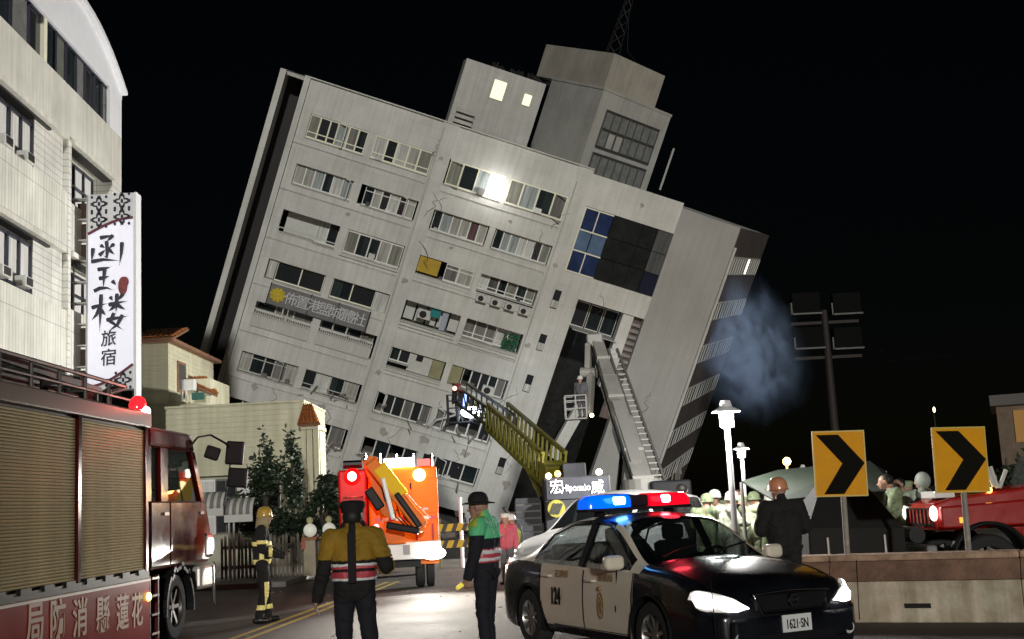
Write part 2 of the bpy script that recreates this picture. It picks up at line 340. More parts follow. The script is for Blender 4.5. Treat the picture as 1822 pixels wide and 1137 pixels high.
Bp('balcony_wall', g, M_ac); ac_unit(10.25, -11.75, .3, 1.05)
g = G(); g.box(11.0, 11.6, .3, .34, -10.9, -11.45); Bp('hanging_cloth', g, mat('teal_cloth', (.02, .24, .24), .8))
g = G(); g.box(11.75, 12.1, .32, .36, -11.0, -12.1); Bp('hanging_cloth', g, mat('grey_cloth', (.4, .42, .5), .8))
window(13.2, 16.75, 10.9, 12.1, 5, seed=26, style='clear', y=.8)
g = G()
for i in range(60): x = random.uniform(15.7, 16.7); z = random.uniform(-12.1, -11.1); g.sph((x, .3 + random.uniform(-.1, .2), z), (.09, .06, .1), 5, 3)
tag(Bp('potted_plants', g, mat('balcony_leaf', (.02, .12, .05), .7, var=.5)), kind='stuff')
low_rail(9.25, 12.75, -12.42, -.1); low_rail(13.1, 16.75, -12.5, -.1)
window(9.4, 10.6, 13.85, 14.7, 2, seed=27, style='dark'); g = G(); g.box(10.6, 12.0, .25, .35, -13.85, -15.05); Bp('balcony_wall', g, M_ac)
g = G(); g.box(11.0, 11.4, .2, .26, -13.95, -14.3); Bp('small_window', g, M_gd)
for x in (12.02, 13.2): g = G(); g.box(x, x + .72, .2, .26, -13.85, -15.05); Bp('door_leaf', g, mat('beige_door', (.33, .31, .17), .7, var=.15))
window(14.0, 16.7, 13.85, 15.1, 5, seed=28, style='broken'); ac_unit(15.4, -15.1, .1); low_rail(9.3, 12.8, -15.35, -.06, .25)
window(9.4, 12.8, 16.75, 18.05, 6, seed=29, style='broken'); window(13.2, 16.75, 16.75, 18.05, 5, seed=30, style='broken', fw=.1)
window(9.4, 12.8, 19.7, 20.9, 4, seed=31, style='broken'); window(13.2, 16.75, 19.7, 20.9, 4, seed=32, style='broken')
g = G(); g.tube([(13.0, -.1, -18.0), (13.25, -.3, -17.4), (13.9, -.35, -17.0), (14.4, -.2, -16.7)], .07, 6); Bp('bent_pipe', g, M_rail)
g = G(); rnd = random.Random(3)
for i in range(90):                      # shattered frames and curtains hanging from the crushed floors
    x = rnd.uniform(9.3, 16.8) if i % 2 else rnd.uniform(5, 8.3); z = rnd.choice([-18.0, -20.6, -20.9, -23.6]) + rnd.uniform(-.5, .6)
    p = Vector((x, rnd.uniform(-.35, .1), z)); q = p + Vector((rnd.uniform(-.5, .5), rnd.uniform(-.3, .1), rnd.uniform(-.8, .1))); Bp('debris_piece', G().beam(p, q, .05, rnd.uniform(.03, .16)), mat('debris_mix', (.3, .26, .23), .8, var=.5, scale=2))
g = G(); g.cyl((8.5, -.13, -.4), (8.5, -.13, -23), .05, n=8); Bp('drain_pipe', g, M_con2); g = G(); g.cyl((16.95, -.12, -1.0), (16.95, -.12, -22), .045, n=8); Bp('drain_pipe', g, M_con2)
rnd = random.Random(21); M_crk = mat('crack_dark', (.05, .045, .04), .9)
for (x, z) in ((8.6, -1.0), (8.9, -4.2), (9.2, -7.2), (13.2, -16.2), (11.5, -18.6), (14.8, -18.9), (7.0, -18.6), (3.2, -18.4), (17.2, -3.0), (17.3, -14), (20.5, -7.0), (9.9, -4.3), (15.8, -4.4), (18.3, -18), (25.4, -12), (26.2, -17)):
    pts = [Vector((x, -.105 if 8.35 < x < 9.35 else -.085 if 16.8 < x < 17.75 else -.025 if x > 23.6 else -.005, z))]
    for k in range(9): pts.append(pts[-1] + Vector((rnd.uniform(-.28, .28), 0, -rnd.uniform(.05, .28))))
    Bp('crack', G().tube(pts, [.006] + [.016] * 8 + [.004], 4), M_crk)
M_spl = mat('bare_concrete', (.45, .42, .385), .95, var=.3, scale=3, bump=.8, bscale=12)
for (x, z, r_) in ((8.85, -2.2, .3), (8.9, -9.8, .35), (9.0, -15.6, .4), (17.3, -6.2, .3), (17.2, -11.4, .35), (12.9, -18.9, .6), (10.4, -19.1, .5), (15.6, -19.0, .55), (6.4, -18.7, .5), (2.2, -18.6, .45), (7.4, -21.8, .6), (18.5, -16.4, .45), (18.7, -20.2, .6), (25.2, -19.5, .6), (26.8, -15.2, .4), (13.9, -4.5, .25), (4.6, -7.0, .25), (11.0, -7.1, .22), (21.2, -1.2, .3)):
    yy = -.103 if 8.35 < x < 9.35 else -.083 if 16.8 < x < 17.75 else -.023 if x > 23.6 else -.003
    Bp('spalled_patch', G().prism([(x + r_ * rnd.uniform(.35, 1.0) * .75 * math.cos(k * .628), yy, z + r_ * .7 * rnd.uniform(.35, 1.0) * math.sin(k * .628)) for k in range(10)], (0, .002, 0)), M_spl)
# the bay with blue glass, the dark opening and the blank panel
g = G(); g.box(17.75, 23.62, 0, WT, -.3, -2.25); g.box(17.75, 17.95, .0, WT, -2.25, -6.32); g.box(17.75, 23.62, 0, WT, -6.32, -7.76); Bp('bay_wall', g, M_con)
g = G(); g.box(17.75, 19.3, 0, WT, -7.76, ZB); Bp('bay_pier', g, M_con)
M_blue = mat('blue_glass', (.02, .04, .13), .08, spec=.8, var=.5, scale=1.4); M_blue2 = mat('pale_blue_spandrel', (.10, .17, .29), .3, var=.35, scale=1.4)
M_dg = mat('dark_curtain_glass', (.02, .022, .022), .1, spec=.6, var=.4, scale=1.2)
bay = Bp('bay_frame', G().box(17.95, 19.78, -.06, .1, -2.28, -2.36).box(17.95, 19.78, -.06, .1, -6.24, -6.32).box(17.95, 19.78, -.06, .1, -3.64, -3.72).box(17.95, 19.78, -.06, .1, -4.93, -5.01).box(17.95, 18.03, -.06, .1, -2.36, -6.24).box(18.82, 18.88, -.07, .11, -2.36, -3.64).box(18.82, 18.88, -.07, .11, -5.01, -6.24), M_framey)
for x0, x1 in ((18.03, 18.82), (18.88, 19.76)):
    for a, b, m in ((2.36, 3.64, M_blue), (3.72, 4.93, M_blue2), (5.01, 6.24, M_blue)): Bp('pane', G().box(x0, x1, .0, .05, -a, -b), m, bay)
for i in range(4):
    x0 = 19.8 + i * .96; d = .05 + .1 * math.sin(i * .9)
    for a, b in ((2.3, 3.62), (3.66, 4.92), (4.96, 6.28)):
        m = M_dg if not (i == 3 and a < 4) else CURT[6]
        if i == 3 and a > 4.9: m = mat('dusk_blue_glass', (.018, .02, .045), .15)
        Bp('pane', G().box(x0, x0 + .93, -.02 + d, .06 + d, -a, -b), m, bay)
g = G(); g.box(23.62, 27.45, -.02, .6, -.66, ZB); Bp('blank_panel', g, mat('panel_tile', (.42, .41, .395), .8, var=.16, scale=.25, streak=.07, bump=.2, bscale=8))
g = G(); g.box(27.46, 27.62, -.16, .5, -1.9, ZB); Bp('panel_fin', g, M_con2)
g = G(); g.box(19.3, 23.62, 5.2, 5.5, -7.0, ZB); g.box(19.3, 23.62, WT, 5.2, -7.2, -7.5); Bp('opening_back', g, mat('painted_room_shade', (.014, .014, .013), .35, var=.4))  # shade of the deep opening is put into this near-black colour
for i in range(3): window(19.6 + i * .95, 20.45 + i * .95, 8.0, 9.6, 1, seed=40 + i, style='dark', y=1.6 + .0 * i, fw=.05)
g = G(); g.box(22.3, 23.0, .15, .9, -7.77, -12.6); Bp('bay_fin', g, M_con)
g = G()
for i in range(14): g.box(23.02, 23.6, .3, .5, -8.2 - i * .4, -8.4 - i * .4)
Bp('louvre_stack', g, mat('louvre_grey', (.30, .27, .25), .8, var=.3)); Bp('louvre_back', G().box(23.02, 23.61, .52, .6, -7.8, -14.5), mat('louvre_back_grey', (.16, .12, .11), .9, var=.3))  # mid-tone backing between the louvres lowers their contrast
g = G(); g.beam((21.9, .5, -13.2), (21.0, .4, -17.8), .7, .5, (0, 1, 0)); Bp('broken_column', g, M_con)
for i, (a, b) in enumerate(((7.6, 8.75), (10.45, 11.5), (13.1, 14.2), (15.9, 17.0), (18.6, 19.7))):
    o = Bp('stair_window', G().box(17.78, 18.2, -.05, .0, -a, -b), M_gd); Bp('stair_pane', G().box(17.8, 18.18, -.08, -.04, -b + .05, -b + .5), CURT[1], o)
# side face turning away to the right
ex, ey = .436, .90; L = 13.6; SM = frame_m((27.62, 0.35, 0), (ex, ey, 0), (0, 0, 1))
def sidebox(g, a, b, d0, d1, z0, z1): 
    M = SM; cs = [M @ Vector(p) for p in [(a, z0, -d0), (b, z0, -d0), (b, z1, -d0), (a, z1, -d0), (a, z0, -d1), (b, z0, -d1), (b, z1, -d1), (a, z1, -d1)]]
    g.add(cs, [(0, 1, 2, 3), (4, 7, 6, 5), (0, 4, 5, 1), (1, 5, 6, 2), (2, 6, 7, 3), (3, 7, 4, 0)]); return g
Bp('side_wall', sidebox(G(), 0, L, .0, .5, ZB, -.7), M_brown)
for r, (a, b) in enumerate([(2.5, 3.7), (5.5, 6.7), (8.4, 9.6), (11.3, 12.5), (14.2, 15.4), (17.1, 18.3)]):
    g = sidebox(G(), .3, L - .6, -.06, .02, -b, -b + .08); sidebox(g, .3, L - .6, -.06, .02, -a - .08, -a)
    xs = [.3 + (L - .9) * i / 13 for i in range(14)]
    for x in xs: sidebox(g, x - .05, x + .05, -.07, .02, -b + .08, -a - .08)
    o = Bp('side_window', g, M_frame)
    for i in range(13):
        m = CURT[(i * 5 + r * 3) % 7] if r else mat('pale_curtain', (.5, .47, .4), .8)  # top row shares one paler curtain colour
        if r == 0 and i == 7: m = em('far_room', (1, .93, .75), 2.5)
        Bp('pane', sidebox(G(), xs[i] + .05, xs[i + 1] - .05, -.04, .01, -b + .08, -a - .08), m, o)
g = G(); rnd = random.Random(5)
for i in range(14): s = rnd.uniform(.5, 9); z = rnd.uniform(-22, -17.5); p = SM @ Vector((s, z, .1)); q = p + SM.to_3x3() @ Vector((rnd.uniform(-.6, .6), rnd.uniform(-1.5, -.3), rnd.uniform(0, .5))); Bp('cladding_piece', G().beam(p, q, .1, rnd.uniform(.1, .5)), mat('cladding', (.33, .3, .28), .8, var=.4))
g = G(); g.prism([(-1.4, .3, -.3), (27.5, .3, -.9), (33.2, 12.4, -.9), (33, 16, -.9), (-1.4, 16, -.3)], (0, 0, .2)); Bp('roof', g, M_con2)
g = G()
for x0, x1 in ((0, 8.35), (8.35, 17.75)): g.box(x0, x1, -.16, .2, .0, -.07)
Bp('parapet_cap', g, M_con)
# rooftop rooms
ph = Bp('rooftop_room', G().box(8.6, 13.55, 1.0, 5, -.5, 3.85), M_con2)
for x0, x1, z0, z1 in ((10.55, 11.3, 2.1, 3.2), (12.5, 12.95, 2.3, 2.95)):
    Bp('lit_window', G().box(x0, x1, .93, .99, z0, z1), em('roof_window', (.95, .9, .62), .95), ph)
    Bp('window_surround', G().box(x0 - .06, x1 + .06, .96, 1.02, z0 - .06, z1 + .06), M_con2, ph)
g = G()
for i in range(3): g.box(8.9, 10.0, .5, .9, .1 + i * .32, .3 + i * .32)
Bp('stacked_planks', g, M_con2)
g = G(); rnd = random.Random(9)
for i in range(24): x = rnd.uniform(10, 13.4); g.beam((x, 1.2, 3.85), (x + rnd.uniform(-.4, .4), 1.4, 3.85 + rnd.uniform(.1, .35)), .06, .2)
Bp('roof_clutter', g, M_dark)
K = Vector((17.1, 2.0, 0)); rd = Vector((.757, .654, 0)); ld = Vector((-.32, .95, 0))
def tower(name, z0, z1, a, b, m, k=K):
    poly = [k, k + rd * a, k + rd * a + ld * b, k + ld * b]
    return Bp(name, G().prism([p + Vector((0, 0, z0)) for p in poly], (0, 0, z1 - z0)), m)
tw = tower('stair_tower', -.6, 4.75, 7.3, 7.5, M_con2); tower('tank_room', 4.75, 6.95, 5.4, 10, mat('tank_tile', (.52, .48, .42), .8, var=.2, scale=.5, streak=.1), K + Vector((-.03, .03, 0)))
tower('tower_coping', 4.7, 4.86, 7.4, 7.6, M_con2, K + Vector((-.02, -.06, 0)))
nrm = Vector((.654, -.757, 0))
for z0, z1 in ((1.35, 3.6), (-.4, .9)):
    n = 7; g = G(); o0 = K + nrm * .02
    for i in range(n + 1): p = o0 + rd * (.9 + 5.6 * i / n); g.beam(p + Vector((0, 0, z0)), p + Vector((0, 0, z1)), .13, .12, (1, 0, 0))
    zs = (z0, (z0 + z1) / 2, z1) if z0 > 0 else (z0, z1)
    for z in zs: g.beam(o0 + rd * .85 + Vector((0, 0, z)), o0 + rd * 6.55 + Vector((0, 0, z)), .12, .14)
    o = Bp('tower_window', g, mat('rusty_frame', (.06, .055, .05), .7), tw)
    for i in range(n):
        for q, (za, zb) in enumerate(zip(zs[:-1], zs[1:])):
            if z0 > 0 and q == 0 and i in (1, 2): continue
            p = K + rd * (.9 + 5.6 * (i + .5) / n) - nrm * .0; g = G(); g.beam(p + nrm * .03 + rd * -.36 + Vector((0, 0, (za + zb) / 2)), p + nrm * .03 + rd * .36 + Vector((0, 0, (za + zb) / 2)), .03, zb - za - .06)
            Bp('pane', g, mat('frosted_pane', (.27, .28, .27), .3, var=.3, scale=3), o)
g = G(); g.cyl((23.2, 5.5, 0), (23.2, 5.5, 2.8), .07); Bp('vent_pipe', g, M_con2)
M_mast = mat('mast_steel', (.008, .007, .006), .6); g = G(); mc = K + rd * 1.0 + ld * 2
for i in range(3):
    t = i * 2.094; g.cyl(mc + Vector((.55 * math.cos(t), .55 * math.sin(t), 6.9)), mc + Vector((.12 * math.cos(t), .12 * math.sin(t), 12.5)), .035, n=5)
    for k in range(7):
        f0 = k / 7; f1 = (k + 1) / 7; t2 = t + 2.094; r0 = .55 - .43 * f0; r1 = .55 - .43 * f1
        g.cyl(mc + Vector((r0 * math.cos(t), r0 * math.sin(t), 6.9 + 5.6 * f0)), mc + Vector((r1 * math.cos(t2), r1 * math.sin(t2), 6.9 + 5.6 * f1)), .02, n=4)
g.tube([mc + Vector((.2, 0, 10)), mc + Vector((1.0, .3, 7.6)), mc + Vector((2.2, .6, 6.9))], .02, 4)
Bp('antenna_mast', g, M_mast)
# ------------------------------------------------------------------ white hotel on the left (local x runs away along the street, y into the building)
hot = thing('hotel_building', 'white tiled hotel with balcony bands and an arched top at left', 'building', (-12.6, 30, 0))
hot.matrix_world = frame_m((-12.6, 30, 0), Vector((-.03, 1, 0)), Vector((-1, -.03, 0)))
Hp = lambda name, g_, m, par=hot, **k: g_.obj(name, m, par, **k)
def tiled(name, c, sx, sz, depth=.35, var=.2, mortar=.55):
    m = mat(name, c, .5, var=var, scale=.8, streak=.16); nt = m.node_tree; b = nt.nodes['Principled BSDF']
    tc = nt.nodes.new('ShaderNodeTexCoord'); sp = nt.nodes.new('ShaderNodeSeparateXYZ'); cb = nt.nodes.new('ShaderNodeCombineXYZ'); nt.links.new(tc.outputs['Object'], sp.inputs[0])
    ad = nt.nodes.new('ShaderNodeMath'); ad.operation = 'ADD'; nt.links.new(sp.outputs[0], ad.inputs[0]); nt.links.new(sp.outputs[1], ad.inputs[1])
    nt.links.new(ad.outputs[0], cb.inputs[0]); nt.links.new(sp.outputs[2], cb.inputs[1])
    br = nt.nodes.new('ShaderNodeTexBrick'); br.offset = 0; br.inputs['Scale'].default_value = 1; br.inputs['Brick Width'].default_value = sx; br.inputs['Row Height'].default_value = sz
    br.inputs['Mortar Size'].default_value = .012; br.inputs['Color1'].default_value = (1, 1, 1, 1); br.inputs['Color2'].default_value = (.93, .93, .93, 1); br.inputs['Mortar'].default_value = (mortar, mortar, mortar * .95, 1)
    nt.links.new(cb.outputs[0], br.inputs[0])
    old = b.inputs['Base Color'].links[0].from_socket; mx = nt.nodes.new('ShaderNodeMix'); mx.data_type = 'RGBA'; mx.blend_type = 'MULTIPLY'; mx.inputs[0].default_value = 1
    nt.links.new(old, mx.inputs[6]); nt.links.new(br.outputs[0], mx.inputs[7]); nt.links.new(mx.outputs[2], b.inputs['Base Color'])
    bp = nt.nodes.new('ShaderNodeBump'); bp.inputs['Strength'].default_value = depth; bp.inputs['Distance'].default_value = .02; nt.links.new(br.outputs[0], bp.inputs['Height']); nt.links.new(bp.outputs[0], b.inputs['Normal'])
    return m
M_rib = tiled('ribbed_tile', (.82, .82, .74), .2, 1.2); M_sid = tiled('hotel_wall_tile', (.80, .79, .74), .6, .2)
M_fas = mat('hotel_fascia', (.72, .71, .64), .7, var=.2, scale=.7, streak=.16); M_arch = mat('arch_white', (.82, .83, .86), .6, var=.05)
M_nav = mat('navy_frame', (.015, .016, .035), .4); M_wc = mat('sheer_curtain', (.66, .66, .64), .8, var=.2, scale=9, stretch=(1, 1, .1))
Hp('wall', G().box(-9, 8.3, .62, 9, 0, 14.5), M_sid)
Hp('fascia_band', G().box(-9, 8.3, .0, .6, 12.8, 14.5), M_fas)
Hp('balcony_band', G().box(-9, 3.12, -.03, .55, 9.42, 11.2), M_rib, bevel=.02)
Hp('balcony_band', G().box(-9, 3.12, -.03, .55, 6.0, 7.74), M_rib, bevel=.02)
Hp('balcony_band', G().box(3.34, 8.3, .0, .6, 9.42, 11.0), M_rib); Hp('balcony_band', G().box(3.34, 8.3, .0, .6, 5.95, 7.85), M_rib)
Hp('pier', G().box(3.12, 3.34, -.05, .6, 5.9, 12.8), M_sid); Hp('pier', G().box(7.3, 8.3, .0, .6, 5.9, 12.8), M_sid)
Hp('pier', G().box(.9, 3.12, .12, .6, 7.74, 9.42), M_sid); Hp('pier', G().box(.9, 3.12, .12, .6, 11.2, 12.8), M_sid)
for a, b in ((-9, 1.9), (3.36, 7.25)):
    for z in (12.8, 9.42): Hp('slab_edge', G().box(a, b, -.12, .1, z - .05, z + .1), M_fas); Hp('painted_shadow_line', G().box(a, b, .02, .3, z - .12, z - .06), M_black)  # black strip painted in as the shade under each slab edge
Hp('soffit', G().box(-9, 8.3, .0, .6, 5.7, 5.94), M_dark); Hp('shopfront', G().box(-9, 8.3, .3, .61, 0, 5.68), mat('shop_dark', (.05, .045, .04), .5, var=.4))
# top storey glazing
o = Hp('glazing_frame', G().box(-9, 7.05, .1, .2, 14.5, 14.58).box(-9, 7.05, .1, .2, 15.8, 15.88), M_nav)
xs = [-6, -4.2, -2.3, -.9, .35, 1.4, 2.35, 3.2, 4.05, 4.9, 5.75, 6.5, 7.03]
for i, (a, b) in enumerate(zip(xs[:-1], xs[1:])):
    Hp('mullion', G().box(a - .03, a + .03, .06, .2, 14.58, 15.8), M_framey if i == 5 else M_nav, o)
    if i == 5: Hp('post', G().box(a - .12, a + .1, .02, .2, 14.52, 15.8), M_framey, o)
    Hp('pane', G().box(a + .03, b - .03, .14, .16, 14.58, 15.8), [M_gl, mat('shade_green', (.16, .17, .14), .3, var=.3), M_gl, mat('shade_grey', (.2, .2, .19), .3, var=.3), M_gd][i % 5], o)
Hp('upper_room', G().box(-9, 7, 3, 3.1, 14.5, 16).box(-9, 7, .7, 3, 14.42, 14.5), mat('upper_room_wall', (.35, .33, .22), .8, var=.4))
g = G()
for i in range(5): g.sph((4.6 + i * .5, .8, 14.9 + .12 * (i % 2)), (.3, .2, .32), 8, 6)
Hp('stored_bags', g, mat('bag_cloth', (.5, .5, .45), .8, var=.4))
Hp('end_post', G().box(7.05, 8.3, .0, .5, 14.5, 16.05), M_arch)
arc = [(8.42 - i * .5, 17.55 - .067 * (8.42 - i * .5 - 3.75) ** 2) for i in range(20)]
poly = [(s, .02, z) for s, z in arc] + [(-1.1, .02, 15.88), (8.42, .02, 15.88)]
Hp('arched_gable', G().prism(poly, (0, .5, 0)), M_arch)
g = G()
for (a, b) in zip(arc[:-1], arc[1:]): g.beam((a[0], .0, a[1]), (b[0], .0, b[1]), .34, .14)
Hp('arch_rim', g, M_arch)
g = G()
for (a, b) in zip(arc[:-1], arc[1:]): g.add([(a[0], 0, a[1] + .06), (b[0], 0, b[1] + .06), (b[0], 9, b[1] + .06), (a[0], 9, a[1] + .06)], [(0, 1, 2, 3)])
Hp('arched_roof', g, M_arch, solid=.1)
def hwin(a, b, z0, z1, n, rows=1, y=.5):
    g = G(); g.box(a, b, y - .06, y + .05, z0, z0 + .07); g.box(a, b, y - .06, y + .05, z1 - .07, z1)
    xs = [a + (b - a) * i / n for i in range(n + 1)]
    for x in xs: g.box(max(a, x - .04), min(b, x + .04), y - .07, y + .05, z0, z1)
    zs = [z0 + (z1 - z0) * i / rows for i in range(rows + 1)]
    for z in zs[1:-1]: g.box(a, b, y - .065, y + .05, z - .04, z + .04)
    o = Hp('window', g, M_nav)
    for i in range(n):
        for j in range(rows): Hp('pane', G().box(xs[i] + .04, xs[i + 1] - .04, y, y + .03, zs[j] + .04, zs[j + 1] - .04), M_wc if (i + j) % 4 else CURT[1], o)
for z in (0, -3.35):
    hwin(-2.4, -.75, 11.2 + z, 12.5 + z, 2, y=.2); hwin(-.72, .85, 11.2 + z, 12.5 + z, 2, y=.2); hwin(-4.6, -2.6, 11.2 + z, 12.5 + z, 2, y=.2)
    hwin(3.45, 6.0, 11.02 + z * .96, 12.4 + z, 3, 2, y=.25)
    for s in (-.15, -1.6): o = Hp('window_unit', G().box(s, s + .55, -.1, .3, 11.2 + z, 11.48 + z), M_ac, bevel=.02); Hp('grille', G().box(s + .08, s + .47, -.12, -.09, 11.24 + z, 11.44 + z), M_black, o)

# ------------------------------------------------------------------ vertical light-box sign of the hotel
SY = 34.0; sl = at(155, 500, SY).x; sr = at(239, 500, SY).x; st = at(197, 344, SY).z; sb = at(197, 694, SY).z
sg = thing('hotel_sign', 'tall white vertical light box sign with black calligraphy and damask ends', 'sign', ((sl + sr) / 2, SY, 0))
W2 = (sr - sl) / 2
Sp = lambda name, g_, m, par=sg, **k: g_.obj(name, m, par, **k)
Sp('casing', G().box(-W2, W2, .02, .42, sb, st), mat('sign_casing', (.75, .75, .78), .4), bevel=.02)
M_face = mat('sign_face', (.8, .8, .86), .4, em=(.78, .78, .95), es=.42)
face = Sp('light_panel', G().box(-W2 + .03, W2 - .03, -.01, .02, sb + .03, st - .03), M_face)
M_orn = mat('sign_ornament_ground', (.55, .55, .55), .5, em=(.5, .5, .52), es=.25); M_mar = mat('sign_maroon', (.12, .01, .03), .5); M_ink = mat('sign_ink', (.012, .012, .03), .5)
def arcband(z0, z1, flip, t):           # curved edge between panel and ornament
    return [(-W2 + .03 + (2 * W2 - .06) * i / 12, z0 + (z1 - z0) * (math.sin(i / 12 * math.pi / 2) if not flip else 1 - math.cos(i / 12 * math.pi / 2))) for i in range(13)]
at_ = arcband(st - 1.22, st - .78, False, 0); ab = arcband(sb + .12, sb + .72, True, 0)
Sp('ornament_panel', G().prism([(x, -.03, z) for x, z in at_] + [(W2 - .03, -.03, st - .03), (-W2 + .03, -.03, st - .03)], (0, .018, 0)), M_orn, face)
Sp('ornament_panel', G().prism([(x, -.03, z) for x, z in ab] + [(W2 - .03, -.03, sb + .03), (-W2 + .03, -.03, sb + .03)], (0, .018, 0)), M_orn, face)
for pts in (at_, ab):
    g = G()
    for a, b in zip(pts[:-1], pts[1:]): g.beam((a[0], -.04, a[1]), (b[0], -.04, b[1]), .03, .075)
    Sp('maroon_line', g, M_mar, face)
def damask(cx, cz, s):                   # scroll ornament
    g = G()
    for a in range(4):
        t0 = a * math.pi / 2 + math.pi / 4
        for sgn in (-1, 1):
            pts = [(cx + s * (.12 + .05 * k) * math.cos(t0 + sgn * .16 * k), -.045, cz + s * (.12 + .05 * k) * math.sin(t0 + sgn * .16 * k)) for k in range(7)]
            g.tube(pts, [.008, .02, .028, .03, .028, .02, .008], 5)
        g.sph((cx + s * .48 * math.cos(t0), -.045, cz + s * .48 * math.sin(t0)), (.04, .015, .05), 6, 4); g.sph((cx + s * .3 * math.cos(t0 + .785), -.045, cz + s * .3 * math.sin(t0 + .785)), (.03, .015, .06), 6, 4)
    g.sph((cx, -.045, cz), (.04, .015, .07), 6, 4); return g
for cx in (-.34, .34):
    for cz in (.26, .74): Sp('damask', damask(cx, st - cz - (.06 if cx < 0 else 0), .62), M_ink, face)
Sp('damask', damask(.38, sb + .27, .62), M_ink, face); Sp('damask', damask(.02, sb + .14, .4), M_ink, face)
zc = lambda py: at(197, py, SY).z
BR = {'函': (190, 446, .98, .98, [[(.30, .90), (.5, .93), (.72, .97)], [(.70, .97), (.6, .86), (.50, .78)], [(.50, .80), (.53, .5), (.51, .28), (.41, .36)], [(.32, .68), (.46, .58)], [(.28, .36), (.38, .45), (.48, .54)], [(.74, .70), (.55, .55)], [(.55, .56), (.64, .46), (.76, .36)], [(.10, .60), (.08, .4), (.05, .17)], [(.04, .18), (.4, .23), (.92, .17)], [(.97, .74), (.95, .4), (.89, .02)]]),
      '玉': (187, 498, .72, .80, [[(.20, .90), (.5, .93), (.78, .98)], [(.50, .95), (.47, .6), (.44, .16)], [(.26, .56), (.5, .59), (.70, .64)], [(.06, .10), (.3, .2), (.6, .2), (.86, .10)], [(.80, .46), (.88, .38), (.97, .28)]]),
      '楼': (195, 556, 1.08, 1.12, [[(.02, .64), (.2, .69), (.44, .74)], [(.28, .99), (.26, .5), (.24, .0)], [(.25, .64), (.15, .45), (.01, .30)], [(.27, .58), (.34, .5), (.41, .42)], [(.52, .92), (.60, .80)], [(.88, .98), (.80, .88), (.74, .80)], [(.48, .70), (.7, .74), (1.0, .78)], [(.71, .99), (.70, .7), (.68, .46)], [(.68, .70), (.58, .6), (.47, .52)], [(.70, .70), (.82, .62), (.95, .54)], [(.63, .48), (.53, .26), (.7, .14), (.90, .0)], [(.86, .42), (.72, .16), (.45, -.02)], [(.42, .30), (.7, .34), (1.02, .38)]])}
for ch, (px, py, sw, sh_, strokes) in BR.items():      # brush strokes, thick where the brush presses
    cx = at(px, py, SY).x - sg.location.x; cz = zc(py)
    for q, st_ in enumerate(strokes):
        P_ = [Vector((cx + (x - .5) * sw, -.036, cz + (y - .5) * sh_)) for x, y in st_]; F_ = []
        for a, b in zip(P_[:-1], P_[1:]): F_ += [a.lerp(b, k / 4) for k in range(4)]
        F_.append(P_[-1]); n_ = len(F_); w0 = .05 if len(st_) > 2 else .042
        g = G(); g.tube(F_, [w0 * (1.15 - .75 * abs(2 * k / (n_ - 1) - .55) ** 1.4) * (1.25 if k < 2 else 1) for k in range(n_)], 8); g.v = [(x, -.036 + (y + .036) * .12, z) for x, y, z in g.v]; g.obj('brush_stroke', M_ink, face, smooth=True)
for ch, px, py, s, bo, sh in (('旅', 193, 604, .5, .004, .1), ('宿', 193, 638, .52, .004, .1)):
    text('lettering', ch, s, M_ink, face, frame_m((at(px, py, SY).x - sg.location.x, -.035, zc(py)), (1, .0, .06), (-.06, 0, 1)), .008, .92, sh, bo)
sx_ = at(219, 510, SY).x - sg.location.x
seal = Sp('red_seal', G().sph((sx_, -.03, zc(510)), (.14, .02, .28), 10, 8).sph((sx_ + .06, -.03, zc(503)), (.12, .02, .16), 8, 6), mat('seal_red', (.28, .05, .06), .6, var=.7, scale=14), face)
Sp('edge_pole', G().box(W2, W2 + .06, -.02, .44, sb - .9, st), mat('pole_white', (.75, .76, .78), .4))
bl = at(121, 500, SY).x - sg.location.x; M_st = mat('galvanised_steel', (.45, .44, .42), .45, .6, var=.2)
for x in (bl, bl + .12, -W2 - .05): Sp('bracket_post', G().box(x - .02, x + .02, .1, .16, sb, st - .02), M_st)
for i in range(10): z = sb + .1 + (st - sb - .2) * i / 9; Sp('bracket_rung', G().box(bl, -W2, .08, .14, z - .022, z + .022).box(bl, -W2, .3, .34, z - .022, z + .022), M_st)
for i in (0, 1, 2, 6, 7, 8): z = sb + .1 + (st - sb - .2) * i / 9; Sp('backing_board', G().box(bl + .14, -W2 - .06, .36, .4, z + .04, z + .56), mat('brown_board', (.065, .035, .028), .7, var=.3))

